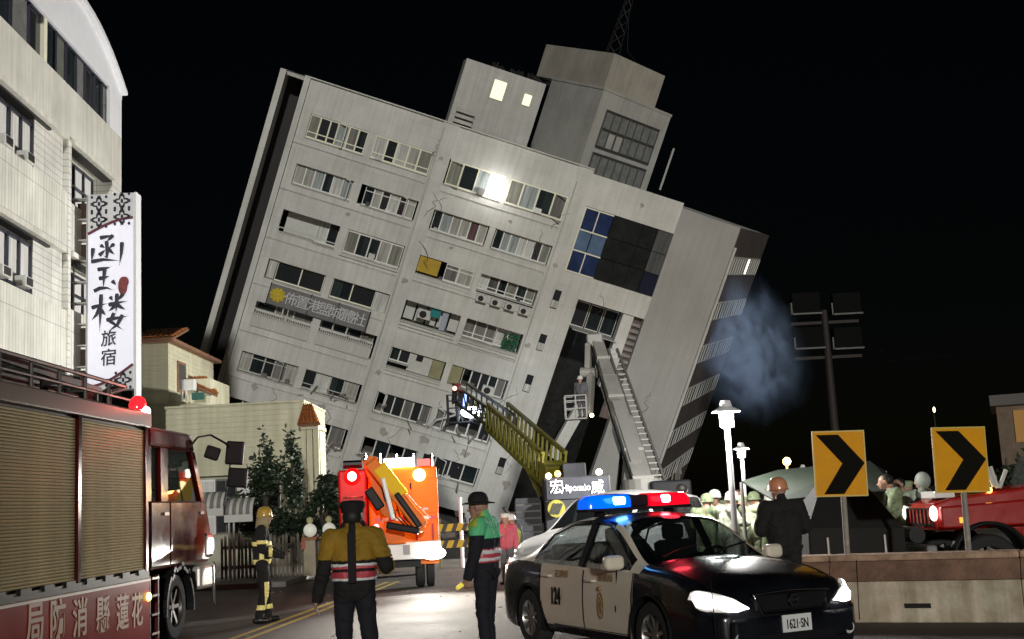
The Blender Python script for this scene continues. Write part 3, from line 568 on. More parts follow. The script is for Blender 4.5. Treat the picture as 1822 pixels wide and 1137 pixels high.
# ------------------------------------------------------------------ cream houses with orange roofs
M_cr = mat('cream_siding', (.62, .60, .44), .7, var=.12, scale=1.5, streak=.15); M_tile = mat('orange_roof_tile', (.40, .13, .03), .75, var=.4, scale=4, bump=.4, bscale=14); M_edge = mat('brown_eave', (.22, .11, .06), .7, var=.2)
def siding(x0, x1, y0, y1, z0, z1, h=.16):       # lapped boards round a box
    g = G(); z = z0
    while z < z1 - .01:
        t = min(h, z1 - z)
        g.add([(x0 - .02, y0 - .02, z), (x1 + .02, y0 - .02, z), (x1 + .02, y1, z), (x0 - .02, y1, z), (x0, y0, z + t), (x1, y0, z + t), (x1, y1, z + t), (x0, y1, z + t)], [(0, 3, 2, 1), (4, 5, 6, 7), (0, 1, 5, 4), (1, 2, 6, 5), (2, 3, 7, 6), (3, 0, 4, 7)]); z += t
    return g
def tile_roof(name, par, p00, p10, p01, p11, nu, nv, th=.05):   # courses of half-round tiles on a slope; p00-p10 eave, p01-p11 ridge
    p00, p10, p01, p11 = map(Vector, (p00, p10, p01, p11)); nrm = (p10 - p00).cross(p01 - p00).normalized()
    if nrm.z < 0: nrm = -nrm
    base = G().prism([p00, p10, p11, p01], -nrm * .08).obj(name, M_edge, par)
    f = lambda u, v: (p00 * (1 - u) + p10 * u) * (1 - v) + (p01 * (1 - u) + p11 * u) * v
    for i in range(nu):
        for j in range(nv):
            g = G(); u0 = i / nu; u1 = (i + .92) / nu; v0 = j / nv - .03; v1 = (j + 1.05) / nv; k = 4; lo = []; hi = []
            for q in range(k + 1):
                u = u0 + (u1 - u0) * q / k; b = math.sin(q / k * math.pi) * th
                lo.append(f(u, max(v0, 0)) + nrm * (b + .035)); hi.append(f(u, min(v1, 1)) + nrm * (b + .006))
            g.add(lo + hi, [(q, q + 1, k + 2 + q, k + 1 + q) for q in range(k)]); g.add([p - nrm * .03 for p in lo] + lo, [(q, q + 1, k + 2 + q, k + 1 + q) for q in range(k)])
            g.obj('roof_tile', M_tile, base, smooth=True)
    return base
HY = 40.; hx0 = at(236, 650, HY).x; hx1 = at(299, 650, HY).x; hz = at(270, 611, HY).z
ho = thing('cream_house', 'tall narrow cream house with brown tiled eave behind the hotel sign', 'house', ((hx0 + hx1) / 2, HY, 0)); hw = (hx1 - hx0) / 2
s = siding(-hw, hw, 0, 6, 0, hz).obj('wall', M_cr, ho)
G().box(-hw - .1, hw + .28, -.3, 6.2, hz, hz + .12).obj('eave', M_edge, ho)
tile_roof('roof', ho, (-hw - .1, -.3, hz + .14), (hw + .3, -.3, hz + .14), (-hw - .1, 2.4, hz + .85), (hw + .05, 2.4, hz + .85), 9, 4)
o = G().box(hw + .02, hw + .06, 1.0, 2.0, hz - 1.6, hz - .5).obj('window', M_edge, ho); G().box(hw + .05, hw + .07, 1.1, 1.9, hz - 1.5, hz - .6).obj('pane', M_gd, o)
BY = 42.; hb = thing('balcony_house', 'small house with steep orange tiled roof and cluttered white balcony', 'house', (0, BY, 0))
P = lambda x, y, dy=0: (at(x, y, BY + dy) - Vector((0, BY, 0)))
tile_roof('roof', hb, P(388, 703, 0), P(366, 672, 3), P(308, 668, 0), P(314, 638, 3), 8, 6)
a = P(306, 725); b = P(372, 725); g = G(); g.box(a.x, b.x, .2, 3, 0, P(330, 674).z); g.obj('wall', M_cr, hb)
for i in range(5): x = a.x + .1 + i * .13; G().box(x, x + .05, -.5, -.44, P(330, 716).z, P(330, 680).z).obj('baluster', M_ac, hb)
G().box(P(330, 690).x, P(352, 690).x, -.4, -.1, P(340, 697).z, P(340, 676).z).obj('water_tank', M_ac, hb, bevel=.05)
G().box(P(345, 705).x, P(366, 705).x, -.3, -.15, P(355, 712).z, P(355, 700).z).obj('green_awning', mat('teal_tarp', (.02, .1, .08), .7), hb)
G().box(a.x - .1, b.x + .1, -.6, .2, P(340, 728).z - .1, P(340, 722).z).obj('balcony_floor', M_cr, hb)
AY = 36.; ax0 = at(296, 760, AY).x; ax1 = at(540, 760, AY).x; az = at(420, 721, AY).z
an = thing('cream_annexe', 'long low cream boarded annexe with flat top behind the trees', 'house', ((ax0 + ax1) / 2, AY, 0)); aw = (ax1 - ax0) / 2
siding(-aw, aw, 0, 4, 2.95, az).obj('upper_wall', M_cr, an)
G().box(-aw, aw, .25, 4, 0, 2.93).obj('lower_wall', mat('lower_wall_cream', (.42, .41, .32), .8, var=.2), an)
G().box(-aw - .04, aw + .04, -.05, 4, az, az + .06).obj('coping', M_cr, an)
M_grl = mat('grey_shutter', (.16, .155, .14), .7)
for i in range(4):
    x = at(342 + i * 38, 800, AY).x - an.location.x; wd = .66; o = G().box(x, x + wd, .16, .24, 1.2, 2.85).obj('window', M_frame if i % 2 == 0 else M_grl, an)
    for k in range(2):
        for j in range(3): G().box(x + .04 + k * .3, x + .31 + k * .3, .13, .17, 1.25 + j * .53, 1.73 + j * .53).obj('pane', M_wc if i % 2 == 0 else M_gd, o)
AX = lambda px: at(px, 760, AY).x - an.location.x; AZ = lambda py: at(555, py, AY).z
tile_roof('end_roof', an, (AX(537), -.75, AZ(757)), (AX(577), -.75, AZ(757)), (AX(539), .1, AZ(719)), (AX(556), .1, AZ(719)), 5, 5)
G().box(AX(541), AX(572), -.6, .9, AZ(766), AZ(760)).obj('end_fascia', M_cr, an)
for px in (541, 552, 563): G().box(AX(px), AX(px + 8), -.5, -.35, 0, AZ(766)).obj('end_post', M_cr, an)
G().box(AX(541), AX(566), .3, .9, 0, AZ(766)).obj('end_wall', M_cr, an)

# ------------------------------------------------------------------ trees, fence, gate posts, awning
M_bark = mat('bark', (.06, .045, .035), .9, var=.3, bump=.6, bscale=20)
M_leaf = [mat('leaf_%d' % i, c, .55, var=.4, scale=2) for i, c in enumerate([(.018, .036, .014), (.012, .024, .01), (.026, .04, .017)])]
def tree(name, label, base, h, blobs, nleaf, seed, ls=.13, group=None):
    rnd = random.Random(seed); t = thing(name, label, 'tree', base, group=group); g = G()
    g.tube([(0, 0, 0), (.05, .02, h * .3), (-.04, .03, h * .62), (0, 0, h * .9)], [.11, .085, .055, .015], 8)
    for (c, r) in blobs:
        p = Vector((0, 0, h * rnd.uniform(.25, .55))); q = Vector(c); g.tube([p, p.lerp(q, .5) + Vector((0, 0, .12)), q], [.045, .03, .008], 6)
    g.obj('trunk', M_bark, t, smooth=True)
    vols = [r[0] * r[1] * r[2] for c, r in blobs]; g = G(); tot = sum(vols)
    for (c, r), v in zip(blobs, vols):
        subs = [(Vector((rnd.gauss(0, .45) * r[0], rnd.gauss(0, .45) * r[1], rnd.gauss(0, .45) * r[2])) + Vector(c)) for _ in range(9)]
        for i in range(int(nleaf * v / tot)):
            s = rnd.choice(subs); p = s + Vector((rnd.gauss(0, .26) * r[0], rnd.gauss(0, .26) * r[1], rnd.gauss(0, .26) * r[2]))
            a = Vector((rnd.gauss(0, 1), rnd.gauss(0, 1), rnd.gauss(0, .6))).normalized(); b = a.cross(Vector((rnd.gauss(0, 1), rnd.gauss(0, 1), rnd.gauss(0, 1)))).normalized(); k = ls * rnd.uniform(.6, 1.2)
            g.cur = rnd.choice([0, 0, 1, 2]); g.add([p - a * k, p + b * k * .42, p + a * k, p - b * k * .42], [(0, 1, 2, 3)])
    g.obj('crown', M_leaf, t); return t
p = gnd(475, 1030); p.z = .13
tree('broadleaf_tree', 'dark leafy tree beside the striped awning in front of the annexe', Vector((-6.75, 31.6, .13)), 3.3, [((-.05, 0, 2.5), (.42, .5, .75)), ((.1, 0, 3.0), (.22, .3, .5)), ((-.3, .1, 1.6), (.42, .5, .55)), ((.3, -.1, 1.3), (.42, .5, .55))], 3600, 1, .095)
tree('columnar_tree', 'narrow upright evergreen rising above the garden fence', Vector((-6.15, 32.2, .13)), 3.7, [((0, 0, 3.1), (.17, .2, .75)), ((.02, 0, 2.2), (.27, .3, .75)), ((.1, 0, 1.2), (.32, .35, .6))], 2200, 2, .09)
tree('broad_bush_tree', 'wide dark tree behind the gate posts next to the orange truck', Vector((-5.3, 31.8, .13)), 2.5, [((.1, 0, 2.05), (.42, .45, .4)), ((.32, 0, 1.5), (.45, .45, .55)), ((-.35, 0, 1.2), (.42, .45, .5)), ((.35, 0, 2.4), (.3, .3, .2))], 3400, 3, .095)
M_wood = mat('weathered_picket', (.20, .17, .13), .85, var=.4, scale=5)
fe = thing('picket_fence', 'weathered wooden picket fence in front of the dark trees', 'fence', (0, 30.6, .13))
fx0 = at(395, 1000, 30.6).x; fx1 = at(583, 1000, 30.6).x
pk = None
for i in range(27):
    x = fx0 + (fx1 - fx0) * i / 26; hgt = 1.0 + .06 * math.sin(i * 1.7)
    if pk is None:
        pk = G().prism([(-.032, 0, 0), (.032, 0, 0), (.032, 0, .98), (0, 0, 1.04), (-.032, 0, .98)], (0, .025, 0)).obj('picket', M_wood, fe, loc=(x, 0, 0))
    else: o = share(pk, fe, (x, random.uniform(-.01, .01), 0), (0, random.uniform(-.03, .03), 0)); o.scale = (1, 1, hgt)
for z in (.28, .78): G().box(fx0, fx1, .03, .07, z - .04, z + .04).obj('rail', M_wood, fe)
M_ball = em('gate_globe', (.72, .72, .62), .35)
for px, lb in ((553, 'cream gate post with round white lamp nearer the picket fence'), (587, 'cream gate post with round white lamp beside the orange truck')):
    q = at(px, 1000, 30.3); t = thing('gate_post', lb, 'gate post', (q.x, 30.3, .13), group='gate posts by the garden')
    G().box(-.15, .15, -.15, .15, 0, .88).obj('shaft', mat('post_stucco', (.42, .36, .26), .85, var=.25), t, bevel=.015); G().box(-.19, .19, -.19, .19, .88, .95).obj('cap', mat('post_cap', (.33, .14, .07), .8), t)
    G().box(-.2, -.1, -.17, .17, .66, .9).obj('reflector', mat('reflector_red', (.4, .06, .02), .4), t)
    G().sph((0, 0, 1.12), .17, 16, 10).obj('globe', M_ball, t, smooth=True); G().sph((0, 0, 1.37), .09, 12, 8).obj('finial', mat('finial_cream', (.5, .48, .25), .6), t, smooth=True)
aw_ = thing('striped_awning', 'small grey and white striped awning on thin white posts beside the fire truck', 'awning', (at(402, 900, 30).x, 30, .13))
for k in range(2):
    for i in range(8):
        x = -.62 + k * .72 + i * .085; g = G(); w_ = .083
        prof = [(.5 * math.cos(t), .42 * math.sin(t)) for t in [R(90) * q / 5 for q in range(6)]]
        z0 = 1.78 - k * .18
        g.add([(x, -a, z0 + b) for a, b in prof] + [(x + w_, -a, z0 + b) for a, b in prof], [(q, q + 1, 7 + q, 6 + q) for q in range(5)])
        g.obj('stripe', mat('awning_white', (.6, .6, .57), .7) if i % 2 else mat('awning_grey', (.22, .22, .2), .7), aw_, solid=.01, smooth=2)
    G().box(-.64 + k * .72, .06 + k * .72, -.52, -.46, 1.6 - k * .18, 1.78 - k * .18).obj('valance', mat('awning_white', (.6, .6, .57), .7), aw_)
for x in (-.5, .18, .3): G().cyl((x, -.45, 0), (x, -.45, 1.65), .025, n=8).obj('post', M_ac, aw_)
# ------------------------------------------------------------------ vehicles
M_tyre = mat('tyre_rubber', (.02, .02, .02), .85, var=.3, scale=20); M_rim = mat('alloy', (.45, .44, .42), .3, .9); M_rimd = mat('steel_rim', (.12, .11, .1), .4, .7)
M_chr = mat('chrome', (.7, .7, .7), .12, 1.); M_trim = mat('black_plastic', (.012, .012, .013), .4, spec=.12); M_blk = mat('black_paint', (.008, .009, .013), .26, coat=.35, spec=.45, var=.6, scale=2.5, bump=.02, bscale=3)
M_wp = mat('white_paint', (.72, .70, .66), .3, coat=.6, var=.05)
def wheel(par, loc, r, w, spokes=10, rim=M_rim, rot=0.):      # axle along local y
    h = w / 2; RX = Matrix.Rotation(R(90), 3, 'X')
    t = G(); t.lathe([(r * .62, h * .9), (r * .78, h), (r * .93, h * .92), (r, h * .62), (r, -h * .62), (r * .93, -h * .92), (r * .78, -h), (r * .62, -h * .9), (r * .62, h * .9)], 36, (0, 0, 0), RX)
    w_ = thing('wheel', None, None, loc); w_.parent = par; w_.rotation_euler = (0, rot, 0)
    t.obj('tyre', M_tyre, w_, smooth=True)
    g = G(); g.lathe([(r * .62, h * .85), (r * .58, h * .5), (r * .56, 0), (r * .1, 0)], 32, (0, 0, 0), RX); g.lathe([(r * .62, -h * .85), (r * .58, -h * .5), (r * .56, 0)], 32, (0, 0, 0), RX)
    for s in (-1, 1):
        g.cyl((0, s * h * .1, 0), (0, s * h * .62, 0), r * .13, n=14)
        for i in range(spokes):
            a = 2 * math.pi * i / spokes; g.beam((r * .1 * math.cos(a), s * h * .45, r * .1 * math.sin(a)), (r * .6 * math.cos(a), s * h * .6, r * .6 * math.sin(a)), r * .11, h * .25, (0, 1, 0))
    g.obj('rim', rim, w_, smooth=True); return w_
def interp(tab, x):
    if x <= tab[0][0]: return tab[0][1]
    for i, ((a, b), (c, d)) in enumerate(zip(tab[:-1], tab[1:])):
        if x <= c:
            t = (x - a) / (c - a); p0 = tab[i - 1] if i else None; p3 = tab[i + 2] if i + 2 < len(tab) else None; s = (d - b) / (c - a)
            m0 = 0 if p0 is None else (b - p0[1]) / (a - p0[0]); m1 = 0 if p3 is None else (p3[1] - d) / (p3[0] - c)
            m0 = s if p0 is None else (0 if m0 * s <= 0 else 2 * m0 * s / (m0 + s)); m1 = s if p3 is None else (0 if m1 * s <= 0 else 2 * m1 * s / (m1 + s))
            h = c - a; return (2 * t**3 - 3 * t * t + 1) * b + (t**3 - 2 * t * t + t) * h * m0 + (-2 * t**3 + 3 * t * t) * d + (t**3 - t * t) * h * m1
    return tab[-1][1]
def car_shell(cv, x0, x1, ns, classify):
    NL, NW, NR = 16, 10, 16
    def prof(x):
        ym, yb, zb, yr, zr, zc = (interp(cv[k], x) for k in ('ym', 'yb', 'zb', 'yr', 'zr', 'zc')); pts = []
        low = [(.20, ym - .07), (.27, ym - .02), (.40, ym), (.55, ym), (max(.56, zb - .12), (ym * .6 + yb * .4)), (max(.57, zb), yb)]
        for i in range(NL): z = .20 + (low[-1][0] - .20) * i / NL; pts.append((interp(low, z), z))
        for i in range(NW): t = i / NW; pts.append((yb + (yr - yb) * t, max(.57, zb) + (zr - max(.57, zb)) * t + .012 * math.sin(t * math.pi)))
        for i in range(NR + 1): t = i / NR; pts.append((yr * (1 - t), zr + (zc - zr) * (1 - (1 - t) ** 2.2)))
        return pts
    xs = [x0 + (x1 - x0) * i / ns for i in range(ns + 1)]; P = [[(x, y, z) for y, z in prof(x)] for x in xs]; m = len(P[0]); groups = {}
    for i in range(ns):
        for j in range(m - 1):
            q = [P[i][j], P[i + 1][j], P[i + 1][j + 1], P[i][j + 1]]; c = [sum(p[k] for p in q) / 4 for k in range(3)]
            part = 'low' if j < NL else 'win' if j < NL + NW else 'top'
            tt = (j - NL + .5) / NW if part == 'win' else (j - NL - NW + .5) / NR
            for s in (1, -1):
                k = classify(c[0], c[1] * s, c[2], part, tt)
                if k: groups.setdefault(k, []).append([(a, b * s, d) for a, b, d in (q if s > 0 else q[::-1])])
    for ends in (0, -1):
        e = P[ends]; groups.setdefault('body', []).append([(a, b, d) for a, b, d in e] + [(a, -b, d) for a, b, d in e[::-1]])
    return groups, prof
def merge_quads(quads):
    g = G(); idx = {}
    for q in quads:
        f = []
        for p in q:
            k = tuple(round(c, 5) for c in p)
            if k not in idx: idx[k] = len(g.v); g.v.append(k)
            f.append(idx[k])
        f = [a for i, a in enumerate(f) if a != f[i - 1]]
        if len(f) > 2: g.f.append(tuple(f)); g.mi.append(0)
    return g
M_cgl = glass('car_glass', (.01, .012, .012), .55, .02); M_cgd = glass('car_glass_dark', (.006, .007, .008), .28, .02)

# ---- police car
pc = thing('police_car', 'black and white police sedan with lit blue and red roof light bar', 'police car', (1.40, 13.16, 0), math.atan2(-.909, .417))
cv = dict(zc=[(-2.40, .66), (-2.36, .92), (-2.2, 1.03), (-1.75, 1.07), (-1.1, 1.39), (-.6, 1.462), (-.1, 1.475), (.3, 1.435), (1.15, 1.01), (1.5, .975), (2.0, .88), (2.28, .77), (2.38, .62)],
          zr=[(-2.40, .60), (-2.36, .86), (-2.2, .98), (-1.75, 1.01), (-1.1, 1.31), (-.6, 1.40), (-.1, 1.415), (.3, 1.375), (1.15, .955), (1.5, .92), (2.0, .82), (2.28, .70), (2.38, .58)],
          yr=[(-2.4, .62), (-2.2, .72), (-1.75, .70), (-1.1, .57), (-.1, .585), (.3, .60), (1.15, .745), (1.6, .76), (2.1, .73), (2.38, .60)],
          zb=[(-2.4, .58), (-2.3, .86), (-1.75, .97), (-1, .95), (.5, .915), (1.15, .895), (1.8, .80), (2.2, .66), (2.38, .57)],
          yb=[(-2.4, .64), (-2.25, .76), (-1.8, .815), (0, .84), (1.5, .835), (2.0, .825), (2.25, .765), (2.38, .64)],
          ym=[(-2.42, .62), (-2.3, .78), (-2, .86), (0, .885), (1.6, .885), (2.05, .87), (2.28, .80), (2.40, .67)])
FW, RW, WR = 1.36, -1.40, .325
def cls(x, y, z, part, t):
    for wx in (FW, RW):
        if part == 'low' and (x - wx) ** 2 + (z - .33) ** 2 < .375 ** 2: return None
    if part == 'low':
        if .3 < z and abs(y) > .6:
            if 0.0 < x < 1.03 + max(0, (.5 - z)) * -.25: return 'door_front_%d' % (y > 0)
            if -1.07 + max(0, .55 - z) * .55 < x < -.012: return 'door_rear_%d' % (y > 0)
        return 'body'
    if part == 'win':
        if .1 < t < .9:
            if -.02 < x < .95 and interp(cv['zr'], x) - interp(cv['zb'], x) > .12: return 'glass_f%d' % (y > 0)
            if -1.32 < x < -.12: return 'glass_r%d' % (y > 0)
        if .33 < x < 1.15: return 'pillar_%d%d' % (y > 0, x > 0)
        if -1.75 < x < -1.3: return 'pillar_%d%d' % (y > 0, x > 0)
        return 'body'
    if .36 < x < 1.12: return 'windshield' if t > .07 else 'pillar_%d%d' % (y > 0, x > 0)
    if -1.68 < x < -1.14: return 'rear_glass' if t > .1 else 'pillar_%d%d' % (y > 0, x > 0)
    return 'body'
gr, prof = car_shell(cv, -2.40, 2.38, 150, cls)
M_door = mat('police_white_warm', (.82, .72, .58), .32, coat=.5, var=.08, scale=1.5)  # cream tint stands in for warm street light on white paint
M_hl = mat('headlight_lens', (.8, .8, .78), .12, em=(1, .95, .85), es=.35, var=.0)
NM = {'body': ('body', M_blk), 'windshield': ('windshield', M_cgd), 'rear_glass': ('rear_window', M_cgl)}
made = {}
for k, q in gr.items():
    nm, m = NM.get(k, (None, None))
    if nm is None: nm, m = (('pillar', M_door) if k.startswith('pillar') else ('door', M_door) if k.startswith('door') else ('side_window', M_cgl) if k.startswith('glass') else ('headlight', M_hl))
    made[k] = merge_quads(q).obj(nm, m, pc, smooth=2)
def side_y(x, z, s=-1):
    pr = prof(x); b = min(pr, key=lambda p: abs(p[1] - z)); return s * b[0]
for wx in (FW, RW):
    for s in (-1, 1):
        wheel(pc, (wx, s * .775, WR), WR, .21, 9, M_rim, .3 * wx)
        g = G(); pts = [(wx + .375 * math.cos(t), s * (interp(cv['ym'], wx) + .0), .33 + .375 * math.sin(t)) for t in [R(-18) + R(216) * i / 24 for i in range(25)]]; g.tube(pts, .018, 6); g.obj('arch_lip', M_trim, pc, smooth=True)
        g = G(); a = [R(-20) + R(220) * i / 16 for i in range(17)]
        g.add([(wx + .385 * math.cos(t), s * .86, .33 + .385 * math.sin(t)) for t in a] + [(wx + .385 * math.cos(t), s * .5, .33 + .385 * math.sin(t)) for t in a], [(i, i + 1, 18 + i, 17 + i) for i in range(16)]); g.obj('wheel_arch', M_trim, pc)
G().box(-2.2, 2.2, -.62, .62, .2, .3).obj('underbody', M_trim, pc)
# cabin
for s in (-1, 1):
    g = G(); g.box(.0, .5, s * .36 - .25, s * .36 + .25, .35, .55); g.mbox(Matrix.Translation((-.05, s * .36, .85)) @ Matrix.Rotation(R(-14), 4, 'Y'), .14, .48, .62); g.mbox(Matrix.Translation((-.13, s * .36, 1.24)), .1, .26, .17); g.obj('seat', mat('seat_grey', (.035, .033, .032), .9), pc, bevel=.04)
g = G(); g.box(-1.1, -.7, -.65, .65, .35, .6); g.mbox(Matrix.Translation((-1.12, 0, .85)) @ Matrix.Rotation(R(-18), 4, 'Y'), .14, 1.25, .6); g.obj('rear_seat', MATS['seat_grey'], pc, bevel=.04)
G().prism([(.7, -.72, .6), (1.1, -.72, .6), (1.12, -.72, .93), (.78, -.72, .96)], (0, 1.44, 0)).obj('dashboard', M_trim, pc, bevel=.02)
g = G(); g.lathe([(.17 + .016 * math.cos(t), .016 * math.sin(t)) for t in [R(60) * i for i in range(7)]], 24, (.62, .36, .93), Matrix.Rotation(R(-65), 3, 'Y')); g.obj('steering_wheel', M_trim, pc, smooth=True)
# fascia
gx = 2.375
g = G(); g.box(gx - .1, gx + .025, -.40, .40, .56, .71); g.obj('grille', M_trim, pc, bevel=.02)
grl = bpy.data.objects['grille']
for i in range(6): y = -.28 + i * .112; G().box(gx + .025, gx + .04, y - .008, y + .008, .575, .70).obj('grille_bar', M_chr, grl)
g = G(); g.tube([(gx + .03, -.42, .72), (gx + .035, -.33, .555), (gx + .035, .33, .555), (gx + .03, .42, .72), (gx - .02, 0, .735), (gx + .03, -.42, .72)], .012, 6); g.obj('grille_surround', M_chr, pc)
g = G(); g.lathe([(.055, -.01), (.06, 0), (.055, .012), (.04, .012), (.04, -.01)], 20, (gx + .05, 0, .65), Matrix.Rotation(R(90), 3, 'Y')); g.box(gx + .045, gx + .06, -.06, .06, .64, .66); g.obj('badge', M_chr, pc)
g = G(); g.add([(2.40, -.62, .30), (2.40, .62, .30), (2.44, .5, .42), (2.44, -.5, .42)], [(0, 1, 2, 3)])
G().box(2.28, 2.44, -.68, .68, .29, .52).obj('bumper', M_blk, pc, bevel=.05, seg=3)
G().box(2.43, 2.45, -.42, .42, .30, .37).obj('air_intake', M_trim, pc)
for s in (-1, 1):
    g = G(); g.lathe([(0, 0), (.05, 0), (.06, .03), (.05, .04), (0, .03)], 16, (2.40, s * .60, .36), Matrix.Rotation(R(90), 3, 'Y')); g.obj('fog_lamp', mat('lamp_glass', (.6, .6, .58), .1), pc)
    def front(y, z, off=0.):            # point of the nose at a given height and half width
        lo, hi = 1.5, 2.38
        for _ in range(26):
            m_ = (lo + hi) / 2; pr = prof(m_); top = max(pr, key=lambda q: q[1])[1]; w_ = max([q[0] for q in pr if abs(q[1] - z) < .03] or [0])
            if w_ >= y and z <= top: lo = m_
            else: hi = m_
        return Vector((lo + off, s * (y + off * .5), z))
    def leaf(nm, m, a0, a1, e0, e1, off, par, nx=18, nz=8):
        g = G(); P_ = []
        for i in range(nx + 1):
            a = a0 + (a1 - a0) * i / nx; y = .855 - .40 * a; zt_ = .79 - .15 * a ** 1.3; zb_ = .595 - .02 * a; r_ = min(1, math.sqrt(max(0, 1 - (1 - min(1, i / nx * 5)) ** 2))) * (1 if a1 < .97 else min(1, (1 - a) * 3 + .12)); mid = (zt_ + zb_) / 2 + (.0 if a < .7 else -.0)
            if a1 < .97: r_ *= math.sqrt(max(0.02, 1 - max(0, (i / nx - .75) / .27) ** 2))
            for j in range(nz + 1): f = e0 + (e1 - e0) * j / nz; P_.append(front(y, mid + (zt_ - zb_) * (f - .5) * r_, off))
        for _ in range(14):
            Q_ = [p.x for p in P_]
            for i in range(nx + 1):
                for j in range(nz + 1):
                    nb = [Q_[a * (nz + 1) + b] for a, b in ((i - 1, j), (i + 1, j), (i, j - 1), (i, j + 1)) if 0 <= a <= nx and 0 <= b <= nz]; P_[i * (nz + 1) + j].x = .5 * Q_[i * (nz + 1) + j] + .5 * sum(nb) / len(nb)
        g.add(P_, [(i * (nz + 1) + j, (i + 1) * (nz + 1) + j, (i + 1) * (nz + 1) + j + 1, i * (nz + 1) + j + 1) for i in range(nx) for j in range(nz)]); return g.obj(nm, m, par, smooth=2, solid=-.004)
    o = leaf('headlight', M_hl, 0, 1, 0, 1, .014, pc); em_b = em('headlight_bulb', (1, .97, .92), 9)
    leaf('main_beam', em_b, .36, .98, .06, .86, .024, o); leaf('side_beam', em_b, .06, .30, .22, .92, .024, o, 10, 8)
    lamp('headlight_beam', 'SPOT', (2.5, s * .5, .66), 60, (1, .95, .85), pc, (12, s * .3, -.2), .08, 55, .5)
pl = G().box(2.445, 2.455, -.16, .16, .375, .525).obj('number_plate', mat('plate_white', (.75, .75, .72), .4), pc)
text('lettering', '1621·SN', .115, M_trim, pl, frame_m((2.457, 0, .44), (0, 1, 0), (0, 0, 1)), .002, .62, bold=.002)
for s in (-1, 1):                       # shut lines round the doors and the bonnet
    for xa, dr_ in ((1.03, 0), (0., 0), (-1.07, .55)):
        pts = [Vector((xa + max(0, .55 - z) * dr_, side_y(xa + max(0, .55 - z) * dr_, z, s) + s * .002, z)) for z in [.30 + (.60 if xa > -1 else .58) * i / 12 for i in range(13)]]; G().tube(pts, .0065, 5).obj('shut_line', M_trim, pc)
    pts = [Vector((x, side_y(x, .30, s) + s * .002, .30)) for x in [1.0 - 1.75 * i / 12 for i in range(13)]]; G().tube(pts, .006, 5).obj('shut_line', M_trim, pc)
    pts = []
    for i in range(14):
        x = 1.12 + (2.24 - 1.12) * i / 13; pr = prof(x); q = min(pr, key=lambda p: abs(p[0] - (interp(cv['yr'], x) - .03)) + (0 if p[1] > interp(cv['zr'], x) - .02 else 9)); pts.append(Vector((x, s * q[0], q[1] + .002)))
    G().tube(pts, .006, 5).obj('shut_line', M_trim, pc)
g = G()
for k in range(2): g.tube([(1.13, -.55 + k * .62, 1.035), (1.0, -.30 + k * .62, 1.085), (.93, -.02 + k * .6, 1.125)], .01, 6)
g.obj('wiper', M_trim, pc)
# side details on the near side (car's right, y < 0)
for (x, z) in ((.18, .80), (-.86, .82)):
    for s in (-1, 1):
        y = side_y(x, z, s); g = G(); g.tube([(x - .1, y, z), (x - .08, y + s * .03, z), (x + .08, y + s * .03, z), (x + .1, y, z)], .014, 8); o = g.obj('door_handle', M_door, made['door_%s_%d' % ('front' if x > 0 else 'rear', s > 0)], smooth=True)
sm = lambda x, z, s=-1, e=.018: frame_m((x, side_y(x, z, s) + s * e, z), (-s * -1 if False else (1 if s < 0 else -1), 0, 0), (0, (side_y(x, z + .1, s) - side_y(x, z - .1, s)) / .2, 1))
for s in (-1, 1):
    dr, df = made['door_rear_%d' % (s > 0)], made['door_front_%d' % (s > 0)]
    text('lettering', '124', .26, M_trim, dr, sm(-.62, .60, s), .003, .62, bold=.004)
    M_gold = mat('gold_print', (.30, .19, .09), .6)
    text('lettering', '花蓮縣', .085, M_gold, dr, sm(-.5, .845, s, .012), .002, 1.3); text('lettering', '警察局', .085, M_gold, df, sm(.5, .835, s, .012), .002, 1.3)
    g = G(); M0 = sm(.42, .56, s, .014)
    for rr, a, b in ((.095, 1, 1.35),):
        pts = [M0 @ Vector((rr * a * math.cos(t) * .62, rr * b * math.sin(t), 0)) for t in [2 * math.pi * i / 20 for i in range(21)]]; g.tube(pts, .006, 5)
    for i in range(8): t = i * .785; g.beam(M0 @ Vector((0, 0, 0)), M0 @ Vector((.05 * math.cos(t), .085 * math.sin(t), 0)), .012, .008)
    g.sph(M0 @ Vector((0, .17, 0)), .025, 8, 6); g.obj('emblem', M_gold, df)
for s in (-1, 1):
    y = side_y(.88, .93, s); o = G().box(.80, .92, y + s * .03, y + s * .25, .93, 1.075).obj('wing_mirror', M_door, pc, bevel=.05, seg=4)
    G().box(.86, .9, y - .02, y + s * .08, .93, .97).obj('mirror_arm', M_trim, o)
    g = G(); g.tube([(.95, s * .775, .93), (.60, s * .71, 1.19), (.33, s * .65, 1.345), (.0, s * .63, 1.385), (-.6, s * .62, 1.37), (-1.1, s * .63, 1.26), (-1.34, s * .70, 1.06)], .012, 6); g.obj('window_trim', M_trim, pc, smooth=True)
    G().beam((-.07, side_y(-.07, .93, s), .93), (-.07, s * .625, 1.385), .09, .012, (1, 0, 0)).obj('centre_pillar', M_trim, pc)
g = G(); y = side_y(.82, .92) - .03; g.tube([(.72, y, .92), (.71, y - .01, .75), (.70, y, .62)], .006, 6); g.sph((.7, y - .01, .54), (.035, .025, .075), 10, 8); g.obj('hanging_radio', M_trim, pc, smooth=True)
